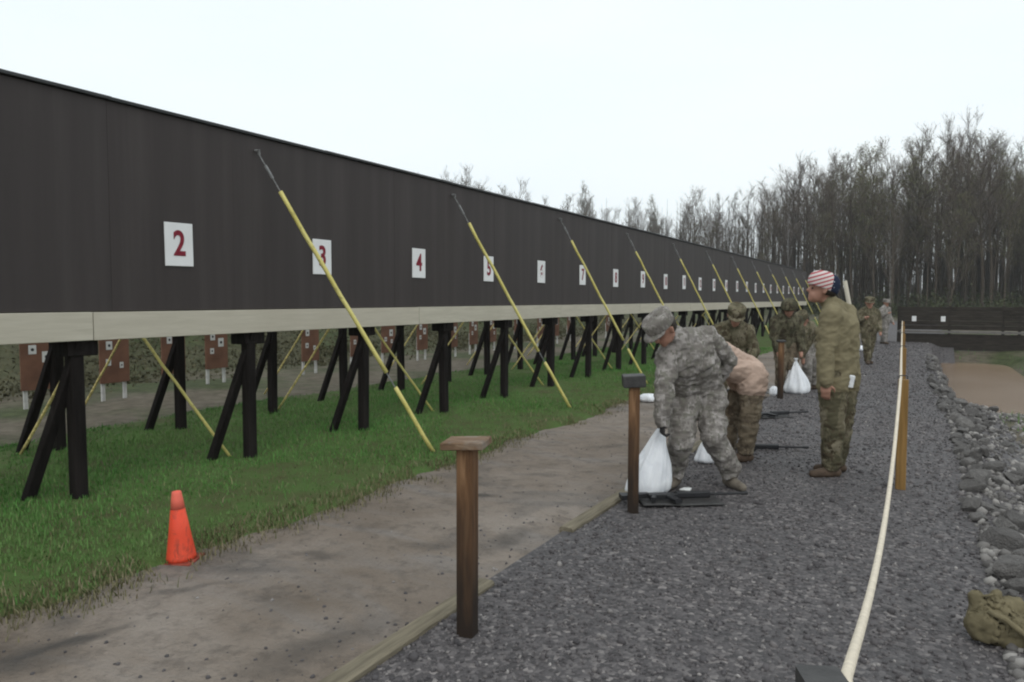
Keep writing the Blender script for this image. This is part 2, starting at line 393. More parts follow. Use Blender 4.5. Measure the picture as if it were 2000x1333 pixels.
sheet('ground', lines((-900, -120, 60), (-120, -30, 8), (-30, -9, 1), (-9, 0, 1.5), (0, 9, .22), (9, 30, 2), (30, 120, 9), (120, 900, 65)),
      lines((-300, -10, 30), (-10, 0, 2), (0, 50, .7), (50, 130, 5), (130, 1500, 80)), terrain, MAT['terrain'])
EDGE_G = -3.92
def grass_edge(y): return EDGE_G+.17*nz(0, y, .6, 5)+.14*nz(0, y, 1.9, 9)+.06*nz(0, y, 5, 9)
def turf_z(x, y):
    e = grass_edge(y); z = -.005+.025*nz(x, y, .9, 2)
    if x > e-.12: z -= (x-(e-.12))*.45
    b = -9.0+.35*nz(3, y, .5)
    if x < b+.3: z -= (b+.3-x)*.35
    return z
sheet('grass_verge', lines((-9.6, -4.5, .3), (-4.5, -3.55, .06)), lines((-6, 2, .8), (2, 16, .15), (16, 60, .8)), turf_z, MAT['turf'])
def dirt_z(x, y):
    z = -.045+.022*nz(x, y, .8, 11)+.010*nz(x, y, 2.6, 4)+.005*nz(x, y, 7, 4)
    z -= .03*math.exp(-((x+2.2)/.16)**2)*(.5+nz(0, y, .9, 8))       # wash-out along the timber edging
    return z
sheet('dirt_strip', lines((-4.7, -2.0, .07)), lines((-6, 1, .5), (1, 14, .08), (14, 60, .6)), dirt_z, MAT['dirt'])
def gravel_z(x, y):
    z = .012*nz(x, y, .9, 6)+.006*nz(x, y, 4, 2)
    z += .05*sstep(-1.7, -2.05, x)*(nz(0, y, .55, 21)) 
    if x > .25: z -= ditch(x, y)*1.0
    return z
sheet('gravel_path', lines((-2.06, .25, .09), (.25, 1.1, .06)), lines((-6, .5, .5), (.5, 14, .12), (14, 60, .6)), gravel_z, MAT['gravel'])
wv = [(.4, 11), (1.6, 10.5), (2.6, 10.5), (3.6, 12), (4.4, 16), (5.2, 25), (5.4, 31), (5, 40), (3.5, 44), (1.2, 43), (.3, 36), (.3, 26), (.35, 17)]
wat = link('ditch_water', mesh('ditch_water', [(x, y, -.60) for x, y in wv], [tuple(range(len(wv)))], MAT['water'])); tag(wat, kind='structure')

# gravel stones (nobody could count them)
def icosa():
    p = (1+5**.5)/2
    V = np.array([(-1, p, 0), (1, p, 0), (-1, -p, 0), (1, -p, 0), (0, -1, p), (0, 1, p), (0, -1, -p), (0, 1, -p), (p, 0, -1), (p, 0, 1), (-p, 0, -1), (-p, 0, 1)], float)
    F_ = np.array([(0, 11, 5), (0, 5, 1), (0, 1, 7), (0, 7, 10), (0, 10, 11), (1, 5, 9), (5, 11, 4), (11, 10, 2), (10, 7, 6), (7, 1, 8), (3, 9, 4), (3, 4, 2), (3, 2, 6), (3, 6, 8), (3, 8, 9), (4, 9, 5), (2, 4, 11), (6, 2, 10), (8, 6, 7), (9, 8, 1)])
    return V/np.linalg.norm(V[0]), F_
def rotmats(n):
    q = rng.normal(size=(n, 4)); q /= np.linalg.norm(q, axis=1)[:, None]; w, x, y, z = q.T
    return np.stack([np.stack([1-2*(y*y+z*z), 2*(x*y-z*w), 2*(x*z+y*w)], -1), np.stack([2*(x*y+z*w), 1-2*(x*x+z*z), 2*(y*z-x*w)], -1), np.stack([2*(x*z-y*w), 2*(y*z+x*w), 1-2*(x*x+y*y)], -1)], 1)
def stones(name, xy, size, zfun, mat):
    n = len(xy); V0, F0 = icosa(); sc = size[:, None]*rng.uniform(.55, 1.25, (n, 3))
    V = V0[None]*rng.uniform(.72, 1.25, (n, 12, 1))*sc[:, None, :]
    V = np.einsum('nij,nkj->nki', rotmats(n), V)
    z = np.array([zfun(x, y) for x, y in xy])
    V += np.stack([xy[:, 0], xy[:, 1], z+size*.18], -1)[:, None, :]
    T = (F0[None]+12*np.arange(n)[:, None, None]).reshape(-1, 3)
    return link(name, raw_mesh(name, V.reshape(-1, 3), T, mat, np.repeat(rng.random(n), 20)))
N = 42000
d = .9+30*rng.random(N)**2.1
xx = rng.uniform(-2.0, .8, N)
keep = np.ones(N, bool)
xy = np.stack([xx, d], -1)
g = stones('loose_gravel', xy, rng.uniform(.0035, .0105, N)*(1+1.1*(rng.random(N) > .955))*(1+.03*d), gravel_z, MAT['stone'])
tag(g, 'loose grey gravel stones strewn over the path', 'gravel', kind='stuff')
N = 700
xy = np.stack([rng.uniform(-3.7, -2.1, N)**1, 1.2+10*rng.random(N)**1.5], -1)
xy[:, 0] = -2.15-1.6*rng.random(N)**2.2
g = stones('dirt_pebbles', xy, rng.uniform(.003, .011, N), dirt_z, MAT['stone'])
tag(g, 'scattered pebbles on the bare dirt strip', 'pebbles', kind='stuff')

# grass blades
def blades(name, n, xy, hgt, zfun, mat, width=.006, lean=.6):
    a = rng.uniform(0, 2*np.pi, n); z = np.array([zfun(x, y) for x, y in xy])
    dx, dy = np.cos(a), np.sin(a); w = width*rng.uniform(.6, 1.4, n); l = lean*hgt*rng.uniform(.1, 1, n)
    b = np.stack([xy[:, 0], xy[:, 1], z-.01], -1); side = np.stack([-dy*w, dx*w, np.zeros(n)], -1)
    mid = b+np.stack([dx*l*.35, dy*l*.35, hgt*.6], -1); tip = b+np.stack([dx*l, dy*l, hgt], -1)
    V = np.stack([b-side, b+side, mid+side*.7, mid-side*.7, tip], 1)
    T = np.array([(0, 1, 2), (0, 2, 3), (3, 2, 4)])[None]+5*np.arange(n)[:, None, None]
    return link(name, raw_mesh(name, V.reshape(-1, 3), T.reshape(-1, 3), mat, np.repeat(rng.random(n), 3)))
n = 165000
yy = 1.2+24*rng.random(n)**1.8; ee = np.array([grass_edge(y) for y in yy])
xx = ee+.05-5.2*rng.random(n)**1.05
thin = np.array([mnoise.noise(Vector((x*.8, y*.8, 4.4))) for x, y in zip(xx, yy)])
k = (thin > -.28) | (rng.random(n) < .3); xx, yy, thin = xx[k], yy[k], thin[k]; n = len(xx)
hh = (.018+.030*rng.random(n)+.05*(rng.random(n) > .985))*(1+.5*thin)*np.where(xx > np.array([grass_edge(y) for y in yy])-.35, .75, 1)*(1+.015*yy)
tag(blades('mown_grass', n, np.stack([xx, yy], -1), hh, turf_z, MAT['blade'], .0042), 'short wet green grass under the baffles', 'grass', kind='stuff')

def m_dry():
    t = NT('dry_grass_blade'); a = t.n('Attribute', attribute_name='rnd'); return t.done(t.ramp(a.outputs['Fac'], [(0, (.075, .085, .035)), (.45, (.16, .15, .075)), (1, (.27, .235, .15))]), .8, .1)
n = 16000
yy = 1.2+20*rng.random(n)**1.7; xx = np.array([grass_edge(y) for y in yy])-.02+np.where(rng.random(n) < .75, rng.normal(0, .11, n), -rng.random(n)**2*1.2)
cl0 = np.array([mnoise.noise(Vector((x*2.2, y*2.2, 8))) for x, y in zip(xx, yy)]); k = cl0 > -.12; xx, yy = xx[k], yy[k]; n = len(xx)
tag(blades('dry_grass', n, np.stack([xx, yy], -1), .02+.05*rng.random(n), lambda x, y: max(turf_z(x, y), dirt_z(x, y)), m_dry(), .0035, 1.0), 'dry straw coloured grass fringing the dirt strip', 'grass', kind='stuff')

# ------------------------------------------------------------------ timber edging along the path
def timber(y0, y1, z, dx, dz, i, lab):
    t = MB().beam((-2.03+dx, y0, z-.045), (-2.03-dx, y1, z-.045+dz), .10, .09, ch=.012).build('edging_timber', MAT['timber'])
    tag(t, lab, 'timber', 'timbers edging the gravel path')
timber(.9, 3.42, .022, .004, .004, 0, 'pale weathered edging timber nearest the camera, along the gravel')
timber(3.44, 4.45, -.012, .01, -.02, 1, 'edging timber mostly buried in gravel beyond the near capped post')
timber(4.47, 5.75, .026, -.008, .004, 2, 'edging timber ending beside the second capped post')
for i in range(7):
    timber(5.8+2.42*i, 8.2+2.42*i, .015+.008*math.sin(i*2.3), .006*math.cos(i), .004, 3+i, 'edging timber of the gravel path beyond the white bag, %s one' % ['first', 'second', 'third', 'fourth', 'fifth', 'sixth', 'seventh'][i])

# ------------------------------------------------------------------ baffles
XF, XB = -5.67, -7.7
Y0W, Y1W = -1.2, 44.6
def baffle(name, x, ybents, label, front):
    root = empty(name, (x, Y0W, 0), 0, label, 'baffle')
    th = .16
    y = Y0W
    W = 1.22 if front else 4.88
    pm = MB().box((-th, .0006, 1.46), (0, W-.0006, 3.12), .0012).me('cladding_panel', MAT['clad'])
    k = 0
    while y < Y1W-.3:
        o = link('cladding_panel', pm, root, (random.uniform(-.0015, .0015), y-Y0W, 0)); y += W; k += 1
    yend = y-Y0W
    # coping along the top, in lengths, lapped
    L = 2.44 if front else 4.88
    cm = MB().box((-th-.03, 0, 3.122), (.03, L+.03, 3.15), .004).me('coping', MAT['flash'])
    for i in range(int(yend/L)):
        link('coping', cm, root, (0, i*L, .003*(i % 2)), (0, 0, 0))
    # header beam behind the fascia, dark
    MB().box((-th+.01, 0, 1.25), (-.012, yend, 1.457), .004).build('header_beam', MAT['creosote'], root)
    # beige fascia boards
    B = 4.30
    bm = MB().box((-.008, .004, 1.232), (.032, B-.004, 1.452), .004).me('fascia_board', MAT['board'])
    off = 3.5-Y0W-B*2 if front else 0
    j = off
    while j < yend-.5:
        a, b = max(0, j), min(yend, j+B)
        if a == j and b == j+B: link('fascia_board', bm, root, (random.uniform(0, .002), j, random.uniform(-.003, .003)))
        elif b-a > .2: MB().box((-.008, a+.004, 1.232), (.032, b-.004, 1.452), .004).build('fascia_board', MAT['board'], root)
        j += B
    # bents: upright, raking brace, knee block
    lm = MB().beam((0, 0, -.25), (0, 0, 1.249), .102, .102, ch=.01).me('leg', MAT['creosote'])
    bmh = MB().beam((-.34, -.22, -.12), (.0, .07, 1.24), .065, .085, up=(0, 1, 0), ch=.006).me('brace', MAT['creosote'])
    km = MB().beam((-.02, -.10, 1.18), (-.02, .14, 1.18), .20, .12, ch=.008).me('knee_block', MAT['creosote'])
    for yb in ybents:
        ln = (random.uniform(-.012, .012), random.uniform(-.012, .012), 0)
        link('leg', lm, root, (-.085, yb-Y0W+.05, 0), ln)
        link('brace', bmh, root, (-.03, yb-Y0W, 0), (0, 0, random.uniform(-.06, .06)))
        link('knee_block', km, root, (-.10, yb-Y0W+.06, random.uniform(-.02, .005)))
    return root
baffle('range_baffle', XF, [3.36-1.7+1.705*k for k in range(26)], 'long dark baffle wall with beige bottom board on black timber legs', True)
baffle('rear_baffle', XB, [4.38-1.45+1.45*k for k in range(29)], 'second baffle behind the front one, only its black legs showing', False)

# number signs
def digit_mesh(txt):
    c = bpy.data.curves.new('digit', 'FONT'); c.body = txt; c.size = .30; c.align_x = 'CENTER'; c.align_y = 'CENTER'
    c.offset = .007; c.extrude = .0015; c.space_character = .9
    o = bpy.data.objects.new('t', c); COL.objects.link(o); dg = bpy.context.evaluated_depsgraph_get()
    me = bpy.data.meshes.new_from_object(o.evaluated_get(dg)); bpy.data.objects.remove(o); me.materials.clear(); me.materials.append(MAT['red']); return me
plate = MB().box((-.140, -.187, 0), (.140, .187, .012), .004).me('sign_plate', MAT['white'])
sign_rot = Matrix(((0, 0, 1), (1, 0, 0), (0, 1, 0)))
def sign_at(loc, txt, label, sc=1.0, rot=sign_rot, group='number signs on the baffle'):
    s = empty('number_sign', loc, 0, label, 'sign', group); s.rotation_euler = rot.to_euler(); s.scale = (sc,)*3
    link('sign_plate', plate, s)
    if txt:
        dg = link('digit', digit_mesh(txt), s, (0, 0, .0145)); w = .82 if len(txt) == 1 else .62
        dg.scale = (w, 1, 1)
    return s
NUMW = 'zero one two three four five six seven eight nine ten eleven twelve thirteen fourteen fifteen sixteen seventeen eighteen nineteen twenty twenty-one twenty-two twenty-three twenty-four twenty-five'.split()
for k in range(2, 26):
    yk = 4.30+(1.765*(k-2) if k < 11 else 1.765*8+1.685*(k-10))
    s = sign_at((XF+.003, yk, 2.015+random.uniform(-.012, .012)), str(k), 'white sign with red number %s on the dark baffle' % NUMW[k])
    s.rotation_euler.rotate_axis('Z', random.uniform(-.015, .015))

# guy wires in yellow sleeves
ORD = ['first', 'second', 'third', 'fourth', 'fifth', 'sixth', 'seventh', 'eighth', 'ninth', 'tenth', 'eleventh', 'twelfth', 'thirteenth']
def guy(top, foot, label, group, r=.019, gap=True, mat='sleeve', t0=.125):
    top, foot = Vector(top), Vector(foot); v = foot-top
    root = empty('guy_wire', foot, 0, label, 'guy wire', group)
    P = lambda t: top-foot+v*t
    sg = random.uniform(.010, .022)
    def pt(t): p = P(t); return p+Vector((0, 0, -sg*4*t*(1-t)))
    MB().tube([pt(i/24) for i in range(25)], .0065, 6).build('cable', MAT['steel'], root)
    MB().tube([P(0)+Vector((-.02, 0, 0)), P(0)+Vector((.03, 0, 0)), P(.012)], .014, 6).build('eye_bolt', MAT['steel'], root)
    MB().tube([pt(.045), pt(.085)], .016, 6).build('turnbuckle', MAT['steel'], root)
    segs = [(t0, .722), (.775, 1.005)] if gap else [(t0, 1.005)]
    for a, b in segs:
        k = max(4, int((b-a)*16)); wob = [Vector((random.uniform(-.004, .004), random.uniform(-.006, .006), random.uniform(-.004, .004))) for _ in range(k+1)]
        MB().tube([pt(a+(b-a)*i/k)+wob[i] for i in range(k+1)], r, 8).build('sleeve', MAT[mat], root, True)
    return root
for k in range(12):
    y = 5.18+3.45*k
    names = {0: 'yellow sleeved guy wire passing in front of sign 3', 1: 'yellow sleeved guy wire passing beside sign 5', 2: 'yellow sleeved guy wire passing to the right of sign 7'}
    guy((XF+.02, y, 2.985), (-4.38, y+1.1, -.01), names.get(k, 'yellow sleeved guy wire in front of the baffle, %s from the left' % ORD[k]), 'guy wires in front of the baffle', .0215, True)
for k in range(8):
    y = 5.06+3.5*k
    guy((XB+.02, y-1.1, 2.985), (-5.97, y, -.01), 'yellow guy wire slanting down under the front baffle, %s from the left' % ORD[k], 'guy wires of the rear baffle', .015, False)
for k in range(8):
    y = 4.13+3.44*k
    guy((XF-.18, y+.45, 2.985), (-7.93, y, -.01), 'thin faded yellow guy wire sloping back from the front baffle, %s from the left' % ORD[k], 'thin guy wires behind the front baffle', .0145, False, 'sleeve_old')
for k in range(9):
    y = 5.9-3.3+3.3*k
    guy((XB-.18, y+.45, 2.985), (-9.95, y, -.08), 'thin faded yellow guy wire anchored on the bare soil behind, %s from the left' % ORD[k], 'thin guy wires behind the rear baffle', .0145, False, 'sleeve_old')

# target stands behind
def target(y, i, tilt):
    root = empty('target_stand', (-12.0+.15*math.sin(i*1.7), y, terrain(-12, y)+.02), R_(90)+tilt, 'brown target board on white legs behind the baffles, %s from the left' % (ORD+['fourteenth', 'fifteenth', 'sixteenth', 'seventeenth', 'eighteenth'])[i], 'target', 'target boards behind the baffles')
    MB().box((-.27, -.012, .27), (.27, .012, 1.45), .004).build('board', MAT['target'], root)
    for s in (-1, 1):
        MB().box((s*.2-.028, .014, -.1), (s*.2+.028, .05, .62), .004).build('leg', MAT['white_leg'], root)
    for (px, pz, w, h) in random.sample([(-.12, .62, .09, .11), (.1, .78, .13, .17), (-.1, .9, .11, .14), (.12, .56, .07, .1)], 3):
        p = MB().box((px-w/2, -.0185, pz-h/2), (px+w/2, -.0145, pz+h/2), .001).build('paper', MAT['paper'], root)
        MB().tube([(px, -.0187, pz), (px, -.0215, pz)], w*.22, 10).build('bullseye', MAT['soot'], p)
inv = [5.81, 6.31, 6.87, 7.33, 8.37, 9.05, 9.7, 10.36, 10.9, 11.45, 12.1, 12.8, 13.4, 14.1, 14.8, 15.5, 16.3]
for i, v in enumerate(inv):
    Z = v*1e-4*F_PX*12.0/CS; target((Z-12.0*SN)/CS, i, random.uniform(-.12, .12))

# ------------------------------------------------------------------ posts of the firing line
def lane_post(p, h, rz, capdim, capmat, label, dz=0):
    root = empty('capped_post', (p[0], p[1], -.01), rz, label, 'post', 'capped posts along the gravel')
    MB().beam((0, 0, -.2), (.004, 0, h), .080, .080, ch=.007).build('post', MAT['post'], root)
    w, d_, t = capdim
    c = MB().box((-w/2, -d_/2, 0), (w/2, d_/2, t), .005).build('cap', capmat, root, loc=(0, 0, h+.001)); c.rotation_euler = (R_(2), R_(-3), R_(6))
    return root
lane_post((-1.80, 2.85), .885, R_(8), (.20, .15, .036), MAT['cap'], 'brown wooden post with a flat plank cap nearest the camera')
lane_post((-1.80, 5.12), .93, R_(20), (.16, .14, .085), MAT['capgrey'], 'wooden post with thick dark cap beside the white bag')
lane_post((-1.87, 12.1), .90, R_(20), (.12, .12, .03), MAT['capgrey'], 'dark wooden post in front of the far group')

rp_y = [1.37, 6.80, 11.2, 15.8, 20.4, 25]
rp_lab = ['dark post top at the bottom edge of the picture', 'tan wooden rope post standing upright in the gravel', 'second tan rope post along the path', 'third tan rope post along the path', 'fourth tan rope post along the path', 'last tan rope post along the path']
for i, y in enumerate(rp_y):
    x = .02-.0175*y if i else -.131
    h = .90 if i else .893
    r = empty('rope_post', (x, y, 0), R_(4 if i else 24), rp_lab[i], 'post', 'posts carrying the cream rope')
    MB().beam((0, 0, -.2), (0, 0, h), .075, .075, ch=.006).build('post', MAT['ropewood'] if i else MAT['capgrey'], r)
    if i: MB().tube([(-.03, 0, h+.006), (-.03, 0, h+.03), (.0, 0, h+.034), (.03, 0, h+.03), (.03, 0, h+.006)], .005, 6).build('rope_staple', MAT['black'], r)
pts = [Vector((-.088, 1.36, .70)), Vector((-.088, 1.37, .80)), Vector((-.092, 1.385, .872)), Vector((-.098, 1.42, .872))]
for i in range(len(rp_y)-1):
    a = Vector((-.10 if i == 0 else .02-.0175*rp_y[i]-.02, rp_y[i]+.04, .872 if i == 0 else .906)); b = Vector((.02-.0175*rp_y[i+1]-.02, rp_y[i+1]-.04, .906)); sag = [.31, .05, .06, .05, .05][i]
    for k in range(1, 25):
        t = k/24; p = a.lerp(b, t); p.z -= sag*4*t*(1-t); pts.append(p)
MB().tube(pts, .0115, 8).build('rope', MAT['rope'], None, True)
tag(bpy.data.objects['rope'], 'cream rope strung between the tan posts along the path', 'rope')

# ------------------------------------------------------------------ traffic cone
def cone(loc):
    root = empty('traffic_cone', loc, R_(25), 'orange traffic cone standing at the edge of the grass', 'cone')
    root.rotation_euler = (R_(1), R_(-2.5), R_(25))
    MB().lathe([(.088, .018), (.085, .04), (.062, .19), (.042, .33)], 28).build('cone_body', MAT['cone'], root, True)
    MB().lathe([(.0415, .331), (.035, .385), (.028, .43), (.025, .437), (.020, .436), (.019, .38)], 28).build('cone_tip', MAT['cone_top'], root, True)
    MB().box((-.102, -.102, 0), (.102, .102, .018), .008).build('cone_base', MAT['cone_base'], root)
cone((-3.93, 2.95, -.055))

# ------------------------------------------------------------------ riprap rocks
def ico2(sub):
    V, F_ = icosa(); V = [Vector(v) for v in V]; F_ = [tuple(f) for f in F_]
    for _ in range(sub):
        nf = []; cache = {}
        def mid(a, b):
            k = (min(a, b), max(a, b))
            if k not in cache: cache[k] = len(V); V.append(((V[a]+V[b])/2).normalized())
            return cache[k]
        for a, b, c in F_:
            x, y, z = mid(a, b), mid(b, c), mid(c, a); nf += [(a, x, z), (b, y, x), (c, z, y), (x, y, z)]
        F_ = nf
    return V, F_
def rock_mesh(seed):
    rd = random.Random(seed); V, F_ = ico2(2)
    rd.random(); pl = [(Vector((rd.gauss(0, 1), rd.gauss(0, 1), rd.gauss(0, 1))).normalized(), rd.uniform(.42, .78)) for _ in range(9)]
    out = []
    for v in V:
        v = v.copy()
        for n_, d_ in pl:
            e = v.dot(n_)-d_
            if e > 0: v -= n_*e
        v *= 1+.05*mnoise.noise(v*3+Vector((seed, 0, 0))); out.append(Vector((v.x*1.25, v.y, v.z*.8)))
    return mesh('rock', out, F_, MAT['rock'])
rocks = [rock_mesh(s) for s in range(9)]
cnt = 0; tries = 0; placed = []
rr = random.Random(5)
while cnt < 300 and tries < 20000:
    tries += 1
    y = 2.2+22*rr.random()**1.6; x = .40-.16*sstep(9, 16, y)+rr.random()**1.7*(1.35 if y < 10 else .85) + .12*nz(0, y, .7, 31)
    if y > 15.5 and x > .72: continue
    if y < 4.4 and x < .9: continue
    s = rr.uniform(.038, .088)*(1.3 if y < 8.5 else 1)*(1+.45*(rr.random() > .88))*(1 if y > 4 else .8)
    if any((x-a)**2+(y-b)**2 < (.55*(s+c))**2 for a, b, c in placed): continue
    placed.append((x, y, s)); cnt += 1
    z = max(gravel_z(x, y) if x < 1.1 else -9, terrain(x, y))
    o = link('rock', rocks[cnt % 9], None, (x, y, z+s*.36), (rr.uniform(-.6, .6), rr.uniform(-.6, .6), rr.uniform(0, 6.28)))
    o.scale = (s, s*rr.uniform(.8, 1.1), s*rr.uniform(.8, 1.15))
    tag(o, '%s grey angular rock on the bank %s' % ('large' if s > .088 else 'mid sized' if s > .062 else 'small', 'at the right edge behind the canvas bag' if y < 5.2 else 'right of the tan rope post' if y < 8 else 'beside the path between rope post and water' if y < 14 else 'beside the muddy water'), 'rock', 'rocks on the ditch bank')
N = 6500
xy = np.stack([.38+2.4*rng.random(N)**1.5, 1.6+22*rng.random(N)**1.5], -1)
g = stones('rock_rubble', xy, rng.uniform(.010, .042, N), lambda x, y: max(gravel_z(x, y) if x < 1.1 else -9, terrain(x, y)), MAT['rubble'])
tag(g, 'small broken stones between the bank rocks', 'rubble', kind='stuff')

# ------------------------------------------------------------------ far barrier across the ditch
bx, by = at((1755-1000)/F_PX*27.2, 27.2)[:2]
MAT['oldplank'] = simple('dark_weathered_plank', (.040, .034, .029), .85, .4, 3, .4, .15, (1, 6, 6))
fb = empty('plank_barrier', (-.65, 30.6, 0), 0, 'low dark plank barrier with pale rail across the ditch', 'barrier')
for r in range(5):
    for j in range(3):
        MB().box((j*1.6+.004, -.02+random.uniform(-.004, .004), .47+r*.165), (j*1.6+1.596, .02, .47+r*.165+.158), .004).build('plank', MAT['oldplank'], fb)
MB().box((-.05, -.05, .36), (4.85, .01, .44), .004).build('rail', simple('grey_rail', (.16, .15, .14), .8, .2, 4, .2), fb)
MB().box((-.05, .005, -.25), (4.85, .03, .33), .004).build('gap_shade_board', MAT['oldplank'], fb)  # dark board added to stand for the shaded gap under the rail
for xx_ in (0, 1.6, 3.2, 3.68, 4.8): MB().beam((xx_, .07, -1.1), (xx_, .07, 1.32), .09, .09).build('post', MAT['oldplank'], fb)
for i, (sx, lab) in enumerate(((.49, 'small white sign at the left end of the far barrier'), (1.40, 'small white sign on the middle of the far barrier'))):
    s = sign_at((-.65+sx, 30.6-.027, .86), '', lab, .5, Matrix(((1, 0, 0), (0, 0, -1), (0, 1, 0))), 'signs on the far barrier')
lp = empty('leaning_pole', at(9.36, 20.0), YAW, 'beige pole leaning behind the standing person', 'pole')
MB().tube([(0, 0, -.1), (-.22, 0, 1.1), (-.42, 0, 2.05)], [.06, .058, .055], 10).build('shaft', MAT['board'], lp, True)
MB().tube([(-.42, 0, 2.051), (-.426, 0, 2.08)], .03, 8).build('tip', MAT['steel'], lp)

# ------------------------------------------------------------------ people: one continuous body grown from tapered limbs
def capsule(p0, r0, p1, r1, seg=14):
    p0, p1 = Vector(p0), Vector(p1); a = p1-p0; L = a.length
    a = a.normalized() if L > 1e-6 else Vector((0, 0, 1))
    u = a.cross(Vector((0, 0, 1)) if abs(a.z) < .9 else Vector((1, 0, 0))).normalized(); w = a.cross(u)
    rings = []
    for k in range(5): t = -math.pi/2+math.pi/2*(k+.25)/4.25; rings.append((p0+a*(r0*math.sin(t)), r0*math.cos(t)))
    for k in range(5): t = math.pi/2*k/4.25; rings.append((p1+a*(r1*math.sin(t)), r1*math.cos(t)))
    V = []; F_ = []
    for c, r in rings:
        for k in range(seg): an = 2*math.pi*k/seg; V.append(c+(u*math.cos(an)+w*math.sin(an))*r)
    n_ = len(rings)
    for i in range(n_-1):
        for k in range(seg): F_.append((i*seg+k, i*seg+(k+1) % seg, (i+1)*seg+(k+1) % seg, (i+1)*seg+k))
    F_ += [tuple(range(seg-1, -1, -1)), tuple(range((n_-1)*seg, n_*seg))]
    return V, F_

def hand_bones(B, wr, d_, n_, curl, thumb_side):
    d_ = Vector(d_).normalized(); n_ = Vector(n_); n_ = (n_-d_*n_.dot(d_)).normalized(); l = d_.cross(n_)*thumb_side
    wr = Vector(wr)
    for o in (-.026, -.008, .010, .026): B.append((wr+l*o*.75, .019, wr+d_*.085+l*o, .0165, 4))
    for i, (o, L) in enumerate(((.031, .068), (.011, .076), (-.010, .070), (-.030, .056))):
        b = wr+d_*.09+l*o; c1 = curl*.7; c2 = curl*1.7
        m_ = b+(d_*math.cos(c1)+n_*math.sin(c1))*L*.55; e = m_+(d_*math.cos(c2)+n_*math.sin(c2))*L*.5
        B.append((b, .0098, m_, .0092, 4)); B.append((m_, .0092, e, .008, 4))
    b = wr+d_*.03+l*.03; m_ = b+(d_*.6+l*.75+n_*.25).normalized()*.045; e = m_+(d_*.85+l*.15+n_*(.3+.4*curl)).normalized()*.034
    B.append((b, .014, m_, .0115, 4)); B.append((m_, .0115, e, .009, 4))

